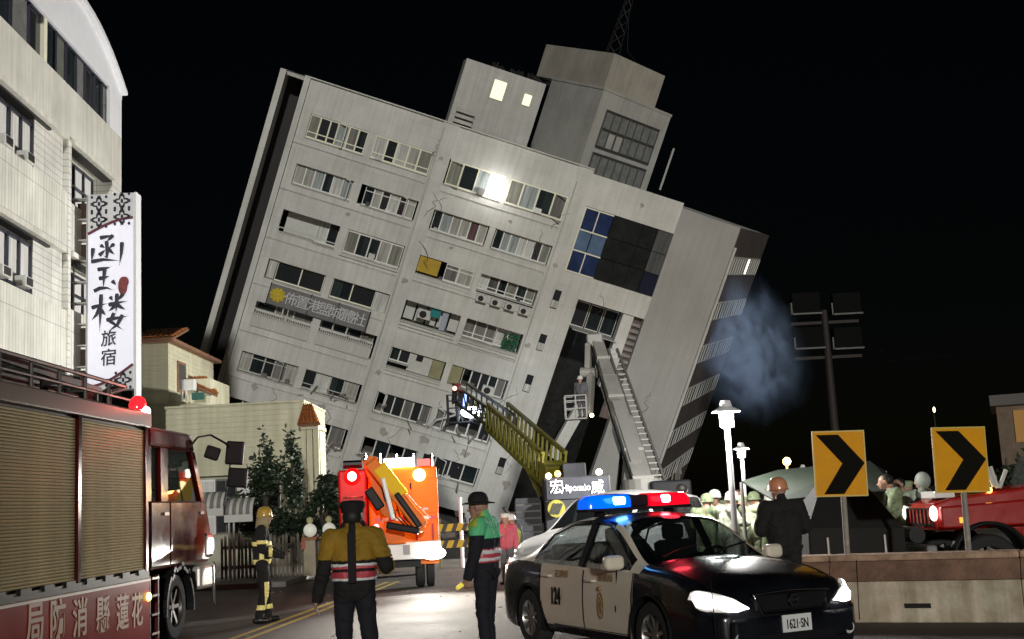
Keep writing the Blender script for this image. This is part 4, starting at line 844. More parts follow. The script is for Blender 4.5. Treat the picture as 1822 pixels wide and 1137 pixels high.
# light bar
bx = -.32; lb = G().box(bx - .16, bx + .16, -.66, .66, 1.50, 1.535).obj('light_bar', M_trim, pc, bevel=.01)
for s in (-.45, .45): G().box(bx - .05, bx + .05, s - .04, s + .04, 1.44, 1.505).obj('bar_foot', M_trim, lb)
G().box(bx - .12, bx + .12, -.12, .12, 1.535, 1.665).obj('speaker_box', M_trim, lb, bevel=.02)
for s, nm, c, es in ((-1, 'blue', (.0, .12, 1.0), 1.1), (1, 'red', (1.0, .004, .02), .75)):
    g = G(); n = 12
    for (ya, yb_) in ((.13, .66),):
        sec = [(bx + .15 * math.copysign(abs(math.cos(t)) ** .5, math.cos(t)), 1.535 + .145 * max(0, math.sin(t)) ** .5) for t in [math.pi * i / n for i in range(n + 1)]]
        vs = [(x, s * ya, z) for x, z in sec] + [(x, s * (yb_ - .06), z) for x, z in sec] + [(bx + (x - bx) * .75, s * yb_, 1.535 + (z - 1.535) * .7) for x, z in sec]; m = n + 1
        g.add(vs, [(k * m + i, k * m + i + 1, (k + 1) * m + i + 1, (k + 1) * m + i) for k in range(2) for i in range(n)] + [tuple(range(m)), tuple(range(2 * m, 3 * m))])
    dm = mat('dome_' + nm, c, .1, em=c, es=es, coat=1); d = g.obj('dome', dm, lb, smooth=True)
    yy = (.18, .36) if s < 0 else (.26, .40)
    G().box(bx - .154, bx + .155, s * yy[0], s * yy[1], 1.55, 1.655).obj('lamp_core', em('core_' + nm, (.25, .75, 1) if s < 0 else (1, .35, .42), 9), d, bevel=.03)
    for k in (.2, .5): G().box(bx - .1, bx + .1, s * (k + .01), s * (k + .02), 1.54, 1.66).obj('dome_rib', dm, d)
    lamp('beacon_glow_' + nm, 'POINT', (bx + .3, s * .35, 1.72), 4, (.1, .4, 1) if s < 0 else (1, .05, .08), pc, size=.12)
for s in (-1, 1): G().tube([(2.34, s * .80, .40), (2.345, s * .81, .7), (2.35, s * .82, .95)], .005, 5).obj('corner_rod', M_trim, pc)
for k in ((FW - .9),): pass

# ---- white car behind the police car
wc = thing('white_car', 'plain white hatchback parked directly behind the police car', 'car', (1.72, 21.3, 0), math.atan2(-.80, -.60))
wc.scale = (1.08,) * 3
cw = dict(zc=[(-2.15, .7), (-2.1, 1.05), (-1.9, 1.45), (-1.2, 1.62), (-.3, 1.66), (.2, 1.62), (1.05, 1.10), (1.5, 1.03), (1.95, .9), (2.12, .65)],
          zr=[(-2.15, .62), (-2.1, .97), (-1.9, 1.36), (-1.2, 1.54), (-.3, 1.59), (.2, 1.55), (1.05, 1.04), (1.5, .97), (1.95, .84), (2.12, .6)],
          yr=[(-2.15, .6), (-1.9, .64), (-1.2, .63), (.2, .64), (1.05, .76), (1.6, .74), (2.12, .55)], zb=[(-2.15, .58), (-2.05, .95), (-1, 1.02), (.5, .98), (1.05, .96), (1.7, .85), (2.12, .57)],
          yb=[(-2.15, .64), (-1.9, .8), (0, .83), (1.5, .82), (1.9, .76), (2.12, .55)], ym=[(-2.15, .66), (-2, .84), (0, .87), (1.5, .86), (1.9, .8), (2.14, .6)])
def cls2(x, y, z, part, t):
    for wx in (1.3, -1.25):
        if part == 'low' and (x - wx) ** 2 + (z - .33) ** 2 < .38 ** 2: return None
    if part == 'win' and .1 < t < .9 and interp(cw['zr'], x) - interp(cw['zb'], x) > .15 and (-1.6 < x < -.75 or -.68 < x < .15 or .22 < x < .9): return 'glass_%d%d' % (y > 0, int(x * 2.2 + 5))
    if part == 'top' and .25 < x < 1.0 and t > .06: return 'windshield'
    if part == 'top' and x < -1.9 and t > .1: return 'rear_glass'
    return 'body'
gr, _ = car_shell(cw, -2.15, 2.12, 90, cls2)
for k, q in gr.items(): merge_quads(q).obj({'body': 'body', 'windshield': 'windshield', 'rear_glass': 'rear_window'}.get(k, 'side_window'), {'body': mat('bright_white_paint', (.8, .8, .82), .3, coat=.5), }.get(k, M_cgd), wc, smooth=2)
for wx in (1.3, -1.25):
    for s in (-1, 1): wheel(wc, (wx, s * .76, .32), .32, .2, 8)
for s in (-1, 1): G().sph((1.9, s * .58, .78), (.16, .14, .08), 10, 6).obj('headlight', MATS['lamp_glass'], wc, smooth=True)

# ---- red fire engine at the left (local x forward, y to its left, its right side is y = 0)
FTM = frame_m((-4.88, 15, 0), Vector((.03, 1, 0)), Vector((-1, .03, 0)))
ft = thing('fire_engine', 'red fire engine with roller shutter lockers parked in the left foreground', 'fire engine'); ft.matrix_world = FTM
def onft(x, y):                         # photo pixel to a point on the engine's right side
    n = Vector((1, -.03, 0)); P0 = Vector((-4.88, 15, 0)); r = ray(x, y); return FTM.inverted() @ (CAM + r * ((P0 - CAM).dot(n) / r.dot(n)))
M_red = mat('fire_red', (.06, .003, .002), .12, spec=.3, var=.2, scale=1.2); M_redd = mat('fire_red_dark', (.07, .006, .005), .45, spec=.2)
M_shut = mat('aluminium_slat', (.52, .42, .21), .5, .1, spec=.2, var=.4, scale=.9, stretch=(1, 1, .5))
Fp = lambda name, g_, m, par=ft, **k: g_.obj(name, m, par, **k)
Fp('locker_body', G().box(-6.5, .52, .06, 2.42, .95, 3.02), M_redd, bevel=.03)
for a, b in ((-6.3, -4.2), (-4.1, -1.8), (-1.66, .40)):
    sh = Fp('roller_shutter', G().box(a, b, .03, .07, 1.02, 2.84), M_trim); n = 52
    sl0 = None
    for i in range(n):
        z = 1.04 + 1.79 * i / n
        if sl0 is None: sl0 = Fp('slat', G().prism([(a, .03, 0), (a, .012, .004), (a, .006, .018), (a, .012, .031), (a, .03, .0335)], (b - a, 0, 0)), M_shut, sh); sl0.location.z = z
        else: share(sl0, sh, (0, 0, z))
for a in (-4.15, -1.73, .46): Fp('locker_post', G().box(a - .05, a + .05, -.02, .08, .98, 2.86), M_red, bevel=.008)
Fp('top_rail', G().box(-6.5, .56, -.05, .3, 2.86, 3.06), mat('bronze_rail', (.10, .06, .03), .3, spec=.2), bevel=.02)
Fp('sill_rail', G().box(-6.5, .5, -.03, .1, .93, 1.015), M_trim)
for i in range(8): x = .2 - i * .55; Fp('latch', G().box(x - .14, x + .1, -.05, .0, .985, 1.05), M_trim)
lo = Fp('lower_panel', G().box(-6.5, .5, -.03, .2, .12, .925), mat('panel_red', (.30, .010, .005), .3, spec=.05, var=.25, scale=1)); 
Fp('panel_edge', G().box(-6.5, .5, -.045, -.03, .895, .925), mat('panel_edge', (.55, .4, .3), .4))
M_pk = mat('lettering_pink', (.45, .25, .16), .5)
for ch, px, py in (('局', 57, 1113), ('防', 97, 1107), ('消', 137, 1104), ('縣', 178, 1098), ('蓮', 213, 1094), ('花', 239, 1090)):
    p = onft(px, py); text('lettering', ch, .44, M_pk, lo, frame_m((p.x, -.036, p.z), (1, 0, 0), (0, 0, 1)), .003, .95, .0, .006)
p = onft(258, 1062); Fp('side_marker', G().sph((p.x, -.05, p.z), (.06, .03, .055), 12, 8), em('marker_amber', (1, .75, .12), 9), smooth=True)
Fp('underbody', G().box(-6, 3, .5, 2.0, .35, .95), M_trim)
st_ = Fp('step_frame', G().box(.54, .58, -.02, .3, .12, .95).box(.86, .9, -.02, .3, .12, .95), M_redd)
for z in (.2, .44, .68, .9): Fp('step', G().box(.58, .86, -.04, .3, z, z + .03), M_chr, st_)
# cab
cabp = [(.6, .95), (1.2, .95), (2.45, .95), (3.25, .95), (3.36, 1.15), (3.36, 1.55), (3.10, 1.98), (2.5, 2.84), (2.35, 2.9), (.6, 2.9)]
def holed(name, poly, y, t, m, holes): # panel built of strips round window openings
    pass
Fp('cab_lower', G().prism([(x, 0, z) for x, z in [(.6, 1.0), (3.25, 1.0), (3.36, 1.15), (3.36, 1.5), (3.12, 1.92), (.6, 1.92)]], (0, 2.4, 0)), M_red, bevel=.05, seg=3)
Fp('cab_roof', G().prism([(x, 0, z) for x, z in [(.6, 2.62), (2.62, 2.62), (2.5, 2.82), (2.3, 2.9), (.6, 2.9)]], (0, 2.4, 0)), M_red, bevel=.06, seg=3)
for y in (0.02, 2.3):
    for poly in ([(.6, 1.9), (.74, 1.9), (.74, 2.64), (.6, 2.64)], [(1.12, 1.9), (1.42, 1.9), (1.42, 2.64), (1.12, 2.64)], [(2.95, 1.9), (3.13, 1.9), (2.64, 2.64), (2.46, 2.64)]): Fp('cab_pillar', G().prism([(x, y, z) for x, z in poly], (0, .09, 0)), M_red, bevel=.01)
    Fp('side_window', G().prism([(x, y + .04, z) for x, z in [(.74, 1.91), (1.12, 1.91), (1.12, 2.63), (.74, 2.63)]], (0, .01, 0)), M_cgl)
    Fp('side_window', G().prism([(x, y + .04, z) for x, z in [(1.42, 1.91), (2.96, 1.91), (2.47, 2.63), (1.42, 2.63)]], (0, .01, 0)), M_cgl)
Fp('windscreen', G().prism([(3.11, .12, 1.92), (3.13, .12, 1.92), (2.65, .12, 2.63), (2.63, .12, 2.63)], (0, 2.16, 0)), M_cgl)
Fp('roof_visor', G().box(2.3, 2.75, .1, 2.3, 2.84, 2.9).box(.9, 2.0, .4, 2.0, 2.9, 2.98), M_redd, bevel=.02)
for a, b in ((.64, 1.38), (1.42, 3.0)):
    o = Fp('cab_door', G().box(a, b, -.014, .05, 1.05, 1.9), M_red, bevel=.012); Fp('door_handle', G().box(b - .3, b - .12, -.045, -.01, 1.72, 1.76), M_chr, o)
g = G(); g.lathe([(.13 + .015 * math.cos(t), .015 * math.sin(t)) for t in [R(60) * i for i in range(7)]], 20, (2.6, .6, 2.0), Matrix.Rotation(R(60), 3, 'Y')); Fp('steering_wheel', g, M_trim, smooth=True)
for y in (.35, 1.5): Fp('seat', G().box(1.5, 1.65, y, y + .5, 1.6, 2.3).box(1.5, 2.0, y, y + .5, 1.5, 1.62), MATS['seat_grey'], bevel=.03)
Fp('bumper', G().box(2.75, 3.5, -.03, 2.43, .62, .98), mat('bumper_silver', (.55, .52, .48), .3, .5), bevel=.06, seg=3)
hl = Fp('headlight_housing', G().box(3.02, 3.4, -.03, .4, 1.08, 1.44), M_chr, bevel=.04); Fp('headlight_lens', G().box(3.08, 3.41, -.045, .36, 1.14, 1.38), em('engine_headlight', (.75, .8, 1), 2.2), hl, bevel=.05)
Fp('front_rod', G().cyl((3.55, .0, .35), (3.52, .0, 1.0), .018, n=8).cyl((3.35, -.03, .4), (3.33, -.03, .95), .018, n=8), M_chr)
wheel(ft, (1.86, .2, .46), .46, .3, 6, M_rimd); wheel(ft, (1.86, 2.2, .46), .46, .3, 6, M_rimd); wheel(ft, (-3.4, .25, .46), .46, .45, 6, M_rimd); wheel(ft, (-3.4, 2.15, .46), .46, .45, 6, M_rimd)
g = G(); pts = [(1.86 + .6 * math.cos(t), -.02, .42 + .6 * math.sin(t)) for t in [R(-5) + R(190) * i / 18 for i in range(19)]]
for a, b in zip(pts[:-1], pts[1:]): g.add([a, b, (b[0], .5, b[2]), (a[0], .5, a[2])], [(0, 1, 2, 3)])
Fp('mudguard', g, M_trim, solid=.05)
Fp('wheel_well', G().box(.92, 2.75, .42, .5, .2, 1.0), M_black)
bc = Fp('roof_beacon', G().cyl((.5, .12, 3.06), (.5, .12, 3.1), .1, n=16), M_trim)
g = G(); g.lathe([(.11, 0), (.115, .08), (.09, .15), (.04, .19), (0, .195)], 18, (.5, .12, 3.1)); Fp('beacon_dome', g, mat('beacon_red', (.8, .02, .03), .1, em=(1, .02, .03), es=1.2), bc, smooth=True)
Fp('beacon_lamp', G().sph((.5, .02, 3.08), .07, 12, 8), em('beacon_core', (1, .8, .75), 20), bc, smooth=True)
lamp('engine_beacon_light', 'POINT', (.75, -.25, 3.2), 25, (1, .12, .08), ft, size=.08)
M_rk = mat('rack_dark', (.035, .028, .022), .5, .3, var=.4)
g = G()
for y in (.15, .7): g.cyl((-6, y, 3.42), (.1, y, 3.38), .025, n=6); g.cyl((-6, y, 3.24), (.3, y, 3.22), .02, n=6)
for i in range(8): x = -5.5 + i * .72; g.cyl((x, .15, 3.05), (x, .15, 3.42), .02, n=6)
Fp('roof_rail', g, M_rk)
for i, (x, w_, h_) in enumerate(((-2.6, 1.0, .28), (-1.4, .9, .22), (-.35, .5, .3), (-4.2, 1.2, .3))): Fp('roof_box', G().box(x, x + w_, .5, 1.5, 3.03, 3.03 + h_), M_rk, bevel=.02)
o = Fp('roof_ladder', G().beam((-5.5, .35, 3.5), (-.2, .35, 3.3), .05, .08).beam((-5.5, .75, 3.5), (-.2, .75, 3.3), .05, .08), M_rk)
for i in range(15): f = i / 14; x = -5.4 + 5.1 * f; z = 3.5 - .2 * f; Fp('rung', G().cyl((x, .35, z), (x, .75, z), .018, n=6), M_rk, o)
Fp('roof_monitor', G().cyl((.15, .4, 3.05), (.15, .4, 3.35), .06, n=10).cyl((.15, .4, 3.32), (.5, .3, 3.42), .05, n=10), M_rk)
g = G(); mm = lambda px, py, lx: ft.matrix_world.inverted() @ at(px, py, 15 + lx)
g.tube([(2.4, -.02, 2.75), mm(352, 778, 2.6), mm(375, 774, 2.9), mm(400, 788, 3.1), mm(412, 800, 3.2)], .016, 6); ma = Fp('mirror_arm', g, M_trim)
for (px, py, lx, w_, h_) in ((378, 806, 2.95, .22, .2), (418, 806, 3.2, .28, .36), (423, 850, 3.2, .3, .3)):
    c = mm(px, py, lx); Fp('mirror', G().mbox(Matrix.Translation(c) @ Matrix.Rotation(R(20 if px < 400 else 6), 4, 'X'), .09, w_, h_), M_trim, ma, bevel=.03, seg=3)
g = G(); g.tube([mm(412, 800, 3.2), mm(408, 845, 3.2), mm(398, 900, 3.2)], .014, 6); Fp('mirror_stay', g, M_trim, ma)

# ---- orange rescue truck with folded crane, seen from behind
oc = Vector((-2.78, 25.0, 0)); ot = thing('crane_truck', 'orange rescue truck seen from behind with a folded loader crane and lit lamps', 'truck', oc, R(4.5))
Op = lambda name, g_, m, par=ot, **k: g_.obj(name, m, par, **k)
OM = ot.matrix_basis.inverted() if False else None
bpy.context.view_layer.update()
def T(px, py, Y=24.6): return ot.matrix_world.inverted() @ at(px, py, Y)
M_or = mat('rescue_orange', (.85, .17, .0), .45, spec=.25, var=.1, scale=1.5); M_or2 = mat('rescue_red_and_shade', (.4, .006, .004), .4, spec=.25); M_yl = mat('crane_yellow', (.85, .5, .0), .5, spec=.2)
x0, x1 = T(604, 940, 25).x, T(781, 940, 25).x; zt = T(700, 832, 25).z
Op('body', G().box(x0 + .62, x1, 0, 3.0, .95, zt), M_or, bevel=.05, seg=3); Op('body_shaded', G().box(x0, x0 + .6, .02, 3.0, .95, zt), M_or2, bevel=.05, seg=3)  # left part coloured darker red for its shade and the red beacon's light
Op('front_body', G().box(x0 + .02, x1 - .02, 3.05, 5.2, .9, zt - .15), M_or2, bevel=.05); Op('cab', G().prism([(x0 + .05, 5.25, .6), (x0 + .05, 7, .6), (x0 + .05, 7, 1.6), (x0 + .05, 6.7, 2.5), (x0 + .05, 5.25, 2.55)], (x1 - x0 - .1, 0, 0)), M_or2, bevel=.05)
bp_ = Op('rear_bumper', G().box(x0 + .55, x1 + .03, -.22, .0, .62, .98), mat('bumper_white', (.8, .78, .74), .35), bevel=.02)
Op('plate', G().box((x0 + x1) / 2 + .28, (x0 + x1) / 2 + .42, -.235, -.22, .72, .92), mat('plate_grey', (.3, .3, .3), .5), bp_)
Op('rear_panel', G().box(x0 + .7, x1 - .02, -.06, .0, .98, 1.35), M_or, bevel=.01)
for i in range(4): x = x0 + .95 + i * .33; Op('panel_rib', G().box(x - .02, x + .02, -.085, -.06, 1.0, 1.33), M_or2)
Op('chassis', G().box(x0 + .4, x1 - .4, .1, 6.5, .45, .9), M_trim)
for x in (x1 - .2, x0 + .2):
    for y in (.75, 5.8): wheel(ot, (x, y, .44), .44, .2, 6, M_rimd).rotation_euler = (0, 0, R(90)); 
    wheel(ot, (x - .23 * (1 if x > 0 else -1), .75, .44), .44, .2, 6, M_rimd).rotation_euler = (0, 0, R(90))
Op('mud_flap', G().box(x1 - .55, x1 - .02, .15, .2, .5, .85), M_or)
for px in (650, 676, 705, 735, 768): p = T(px, 832, 25); Op('rail_post', G().cyl((p.x, .1, p.z - .1), (p.x, .1, p.z + .3), .035, n=8), M_chr)
M_wl = em('work_lamp', (1, .97, .92), 7)
for a, b in ((682, 702), (706, 736)): Op('work_light', G().box(T(a, 822).x, T(b, 822).x, -.1, .05, T(700, 830).z, T(700, 814).z), M_wl, bevel=.02)
for a, b in ((742, 765),): Op('roof_tail_light', G().box(T(a, 822).x, T(b, 822).x, -.05, .05, T(750, 828).z, T(750, 815).z), mat('red_lamp', (.6, .02, .02), .3, em=(1, .05, .03), es=.6))
Op('roof_roll', G().cyl((x0 + .1, .3, zt + .12), (x0 + .5, .3, zt + .12), .09, n=10), M_chr)
g = G(); c = T(627, 848, 25); g.lathe([(0, .08), (.12, .06), (.18, .0), (.18, -.08)], 24, (c.x, -.03, c.z), Matrix.Rotation(R(90), 3, 'X')); rb = Op('round_beacon', g, mat('beacon_lens_red', (.7, .01, .01), .2, em=(1, .01, .01), es=.35), smooth=True)
Op('beacon_bulb', G().sph((c.x, -.08, c.z), (.1, .05, .1), 14, 8), em('red_beacon_core', (1, .55, .5), 14), rb, smooth=True)
c = T(746, 845, 25); ob = Op('amber_beacon', G().sph((c.x, -.03, c.z), (.13, .06, .13), 16, 10), em('amber_core', (1, .72, .35), 9), smooth=True)
c = T(669, 938, 24.5); Op('tail_light', G().sph((c.x, -.35, c.z), (.06, .04, .06), 12, 8), em('tail_core', (1, .2, .2), 9), smooth=True)
c = T(771, 985, 24.6); wl = Op('bumper_lamp', G().sph((c.x, -.3, c.z), (.26, .06, .13), 16, 8), em('bumper_flood', (1, .96, .9), 22), smooth=True)
M_tp = mat('tape_white', (.8, .76, .7), .4); M_tr = mat('tape_red', (.5, .02, .02), .4)
for i in range(9): x = x0 + .75 + i * (x1 - x0 - .8) / 9; Op('reflective_tape', G().box(x, x + (x1 - x0 - .8) / 9 - .004, -.012, -.004, 1.42, 1.49), M_tp if i % 2 else M_tr)
for k in range(2):
    xa = x0 + .9 + k * .62; o = Op('locker_door', G().box(xa, xa + .56, -.022, .0, 1.56, zt - .25), M_or, bevel=.012); Op('door_latch', G().box(xa + .24, xa + .34, -.045, -.02, 1.62, 1.66), M_chr, o)
    for z in (1.7, zt - .4): Op('hinge', G().cyl((xa - .01, -.03, z - .06), (xa - .01, -.03, z + .06), .018, n=6), M_trim, o)
g = G(); g.lathe([(.26 + .045 * math.cos(t), .045 * math.sin(t)) for t in [R(45) * i for i in range(9)]], 20, (x0 + .3, -.08, 1.25), Matrix.Rotation(R(90), 3, 'X')); Op('hose_coil', g, M_trim, smooth=True)
for z in (1.05, 1.7, 1.95): Op('grab_rail', G().cyl((x0 + .1, -.06, z), (x0 + .52, -.06, z), .015, n=6), M_chr)
g = G(); rnd = random.Random(4)
for k in range(3): g.tube([(x0 + 1.1 + k * .1, -.4, 1.9 - k * .1), (x0 + 1.2 + k * .08, -.5, 1.5), (x0 + 1.45 + k * .05, -.45, 1.25), (x0 + 1.6, -.35, 1.4)], .014, 6)
Op('hydraulic_hose', g, M_trim)
# folded crane
def arm(name, a, b, w, h, m, Y=24.5, dz=0.): p = T(*a, Y); q = T(*b, Y); return Op(name, G().beam(p, q, h, w, (0, 1, 0)), m, bevel=.03)
cb = arm('crane_arm', (657, 816), (692, 915), .34, .3, M_or, 24.45); arm('crane_jib', (660, 822), (752, 938), .36, .28, M_or, 24.15)
arm('jib_section', (674, 830), (716, 884), .30, .3, M_yl, 24.12)
arm('crane_ram', (681, 850), (700, 925), .1, .1, M_wp, 24.0); arm('ram_sleeve', (678, 845), (690, 890), .14, .12, M_trim, 24.1)
arm('hook_cylinder', (705, 878), (748, 938), .16, .12, M_trim, 23.98); arm('cross_cylinder', (688, 934), (746, 945), .16, .14, M_trim, 24.0); arm('lower_link', (655, 870), (678, 905), .12, .2, M_trim, 24.3)
for i, (a, b) in enumerate((((724, 878), (742, 899)), ((746, 902), (766, 922)))): arm('white_strip', a, b, .13, .02, mat('strip_white', (.8, .74, .66), .5), 23.96)
for px, py in ((660, 820), (748, 938), (690, 912)): c = T(px, py, 24.1); Op('pivot_pin', G().cyl((c.x, c.y - .05, c.z), (c.x, c.y + .35, c.z), .1, n=14), M_or, bevel=.01)
Op('crane_base', G().box((x0 + x1) / 2 - .1, (x0 + x1) / 2 + .35, -.35, -.02, .95, 1.4), M_or, bevel=.03)
lamp('truck_work_flood', 'SPOT', (.2, -.35, 2.75), 3000, (1, .95, .85), ot, (1.5, -5.2, 0), .15, 74, .7)
lamp('truck_bumper_flood', 'SPOT', (.7, -.75, .95), 350, (1, .95, .85), ot, (.8, -8, -.3), .1, 110, .8)
lamp('truck_red_beacon_light', 'POINT', (-.75, -.6, 2.3), 22, (1, .04, .03), ot, size=.1)
lamp('truck_amber_light', 'POINT', (.6, -.8, 2.3), 28, (1, .42, .08), ot, size=.1)

# ---- ladder truck with the yellow boom
yt = thing('yellow_ladder_truck', 'dark ladder truck with a yellow lattice boom raised to the left', 'ladder truck', (1.8, 38, 0))
Yp = lambda name, g_, m, par=yt, **k: g_.obj(name, m, par, **k)
Y0 = Vector((1.8, 38, 0)); YT = lambda px, py, Y: at(px, py, Y) - Y0
M_dk = mat('cab_dark', (.022, .023, .027), .6, spec=.25, var=.3); M_yb = mat('boom_yellow', (.17, .155, .012), .45, var=.25)
a = YT(966, 850, 38); b = YT(1086, 850, 38)
Yp('cab', G().box(a.x, b.x, 0, 2, .5, a.z), M_dk, bevel=.06, seg=3)
tb = Yp('name_board', G().box(a.x + .1, b.x - .1, -.06, .0, YT(1000, 888, 38).z, YT(1000, 853, 38).z), mat('board_blue', (.028, .03, .038), .7, spec=.2, var=.3))
M_lw2 = mat('board_lettering', (.85, .85, .85), .5, em=(1, 1, 1), es=.15)
for s_, px, sz, sx in (('宏', 990, .5, .9), ('Hipomúo', 1025, .3, .8), ('威', 1063, .48, .9)): p = YT(px, 868, 38); text('lettering', s_, sz, M_lw2, tb, frame_m((p.x, -.075, p.z), (1, 0, 0), (0, 0, 1)), .004, sx)
Yp('chassis', G().box(a.x - 1.1, b.x + .6, .4, 7.5, .4, 1.0), M_trim)
Yp('rear_locker', G().box(YT(917, 930, 38).x, YT(965, 930, 38).x, .2, 3.0, .4, YT(940, 890, 38).z), mat('locker_grey', (.055, .055, .05), .5, var=.3), bevel=.03)
for i in range(6): Yp('locker_slat', G().box(YT(919, 930, 38).x, YT(963, 930, 38).x, .16, .2, .55 + i * .22, .72 + i * .22), M_dk)
hz_ = Yp('hazard_panel', G().cyl((YT(990, 905, 38).x, -.1, YT(990, 905, 38).z), (YT(990, 905, 38).x, .0, YT(990, 905, 38).z), .28, n=20), M_yb)
for i in range(3): c = YT(985 + i * 6, 905, 38); Yp('hazard_stripe', G().beam((c.x - .08, -.115, c.z - .16), (c.x + .06, -.115, c.z + .16), .06, .02, (0, 1, 0)), M_black, hz_)
for x in (a.x - .7, b.x - .2): 
    for y in (1.5, 5): wheel(yt, (x, y, .48), .48, .3, 6, M_rimd).rotation_euler = (0, 0, R(90))
Yp('turntable', G().cyl((YT(1000, 850, 40).x, 2.2, 1.0), (YT(1000, 850, 40).x, 2.2, 2.2), .75, n=20), M_dk)
Yp('pump_block', G().box(YT(1000, 830, 39).x, YT(1042, 830, 39).x, .8, 1.8, 2.2, YT(1020, 824, 39).z), M_dk, bevel=.04)
p0 = YT(985, 832, 40); p1 = YT(884, 740, 46); p2 = YT(818, 697, 50); dv = (p1 - p0).normalized(); sd_ = dv.cross(Vector((0, 0, 1))).normalized(); upv = sd_.cross(dv)
def lattice(p, q, w, h, n, m, name, r=.06):
    o = None
    for sx, sz in ((-1, -1), (1, -1), (1, 1), (-1, 1)):
        off = sd_ * sx * w / 2 + upv * sz * h / 2; c = Yp('chord' if o else name, G().beam(p + off, q + off, r * 1.6, r * 1.6), m, o or yt); o = o or c
    for i in range(n + 1):
        f = p.lerp(q, i / n)
        for sx in (-1, 1): Yp('lattice_bar', G().beam(f + sd_ * sx * w / 2 - upv * h / 2, f + sd_ * sx * w / 2 + upv * h / 2, r, r), m, o)
        Yp('lattice_bar', G().beam(f - sd_ * w / 2 - upv * h / 2, f + sd_ * w / 2 - upv * h / 2, r, r), m, o)
        if i < n: f2 = p.lerp(q, (i + 1) / n); Yp('lattice_bar', G().beam(f - sd_ * w / 2 - upv * h / 2, f2 - sd_ * w / 2 + upv * h / 2, r * .7, r * .7), m, o)
    return o
lattice(p0, p1, .8, 1.0, 14, M_yb, 'boom_section', .075); Yp('boom_plate', G().beam(p0 - upv * .62, p1 - upv * .55, .7, .12), M_yb)
lattice(p0.lerp(p1, .8), p2, .6, .7, 9, mat('boom_dark', (.05, .045, .02), .5), 'fly_section', .06)
Yp('boom_ram', G().cyl(p0 + Vector((-.4, 0, -1.0)), p0.lerp(p1, .45) - upv * .7, .13, n=12), M_yb)
Yp('boom_root', G().beam(p0 - dv * .5 - upv * .2, p0 + dv * .2 - upv * .2, .9, .8), M_yb, bevel=.05)
for px, py, c in ((976, 847, (1, .8, .4)), (992, 843, (1, .55, .1))): q = YT(px, py, 37.8); Yp('amber_lamp', G().sph(q, .1, 10, 8), em('amber_%d' % px, c, 6), smooth=True)
q = YT(1066, 840, 39); Yp('work_lamp', G().sph(q, .11, 10, 8), em('warm_lamp', (1, .85, .5), 10), smooth=True)
bkc = YT(818, 728, 49.5); cg = Yp('rescue_cage', G().box(bkc.x - .5, bkc.x + .5, bkc.y - .4, bkc.y + .4, bkc.z - .6, bkc.z - .54), M_dk)
for sx in (-1, 1):
    for sy in (-1, 1): Yp('cage_post', G().box(bkc.x + sx * .5 - .03, bkc.x + sx * .5 + .03, bkc.y + sy * .4 - .03, bkc.y + sy * .4 + .03, bkc.z - .55, bkc.z + .6), M_dk, cg)
for z in (0, .3, .55): Yp('cage_rail', G().box(bkc.x - .5, bkc.x + .5, bkc.y - .42, bkc.y - .38, bkc.z + z, bkc.z + z + .05).box(bkc.x - .52, bkc.x - .48, bkc.y - .4, bkc.y + .4, bkc.z + z, bkc.z + z + .05), M_dk, cg)
q = YT(838, 733, 49); cl = Yp('cage_floodlight', G().sph(q, (.42, .18, .24), 14, 8), em('cage_flood', (.7, .83, 1), 30), smooth=True)
for px, py in ((824, 715), (829, 707)): Yp('status_lamp', G().box(*[v for c, d in zip(YT(px, py, 49), (.05, .03, .16)) for v in (c - d, c + d)]), em('blue_strip', (.25, .4, 1), 3))
q2 = YT(809, 691, 49); Yp('tip_lamp', G().sph(q2, .1, 10, 6), em('tip_red', (1, .3, .25), 4), smooth=True)
lamp('cage_flood_light', 'SPOT', q + Vector((.5, .3, .1)), 3500, (.8, .9, 1), yt, q + Vector((5, 20, -3.5)), .1, 60, .6)

# ---- white aerial platform truck
wt = thing('aerial_platform_truck', 'white aerial platform truck with its boom folded over at the top', 'platform truck', (4.3, 42, 0))
W0 = Vector((4.3, 42, 0)); WTp = lambda px, py, Y: at(px, py, Y) - W0
Ap = lambda name, g_, m, par=wt, **k: g_.obj(name, m, par, **k)
M_wb = mat('boom_white', (.36, .355, .33), .45, var=.18, scale=1.5)
b0 = WTp(1143, 868, 42); b1 = WTp(1062, 612, 47)
bm_ = Ap('main_boom', G().beam(b0, b0.lerp(b1, .42), .70, .74), M_wb, bevel=.04)
for k, (f0, f1, w_, h_) in enumerate(((.40, .72, .58, .62), (.70, 1.0, .47, .5))): Ap('boom_stage', G().beam(b0.lerp(b1, f0), b0.lerp(b1, f1), w_, h_), M_wb, bm_, bevel=.03)
for f in (.02, .2, .415, .57, .715, .86): Ap('boom_collar', G().beam(b0.lerp(b1, f - .008), b0.lerp(b1, f + .008), .78 - .3 * f, .82 - .3 * f), M_rail, bm_, bevel=.01)
Ap('boom_cable', G().tube([b0 + Vector((-.40, -.3, .3)), b0.lerp(b1, .4) + Vector((-.38, -.32, .1)), b0.lerp(b1, .7) + Vector((-.32, -.25, 0)), b1 + Vector((-.26, -.2, 0))], .035, 6), M_trim, bm_); Ap('lift_ram', G().cyl(b0 + Vector((-.9, -.1, -.4)), b0.lerp(b1, .3) + Vector((-.2, -.4, -.3)), .12, n=12), M_chr, bm_); Ap('inner_boom', G().beam(b0.lerp(b1, .15) + Vector((0, -.42, 0)), b0.lerp(b1, .55) + Vector((0, -.42, 0)), .42, .3), mat('boom_cover', (.35, .34, .33), .5), bm_)
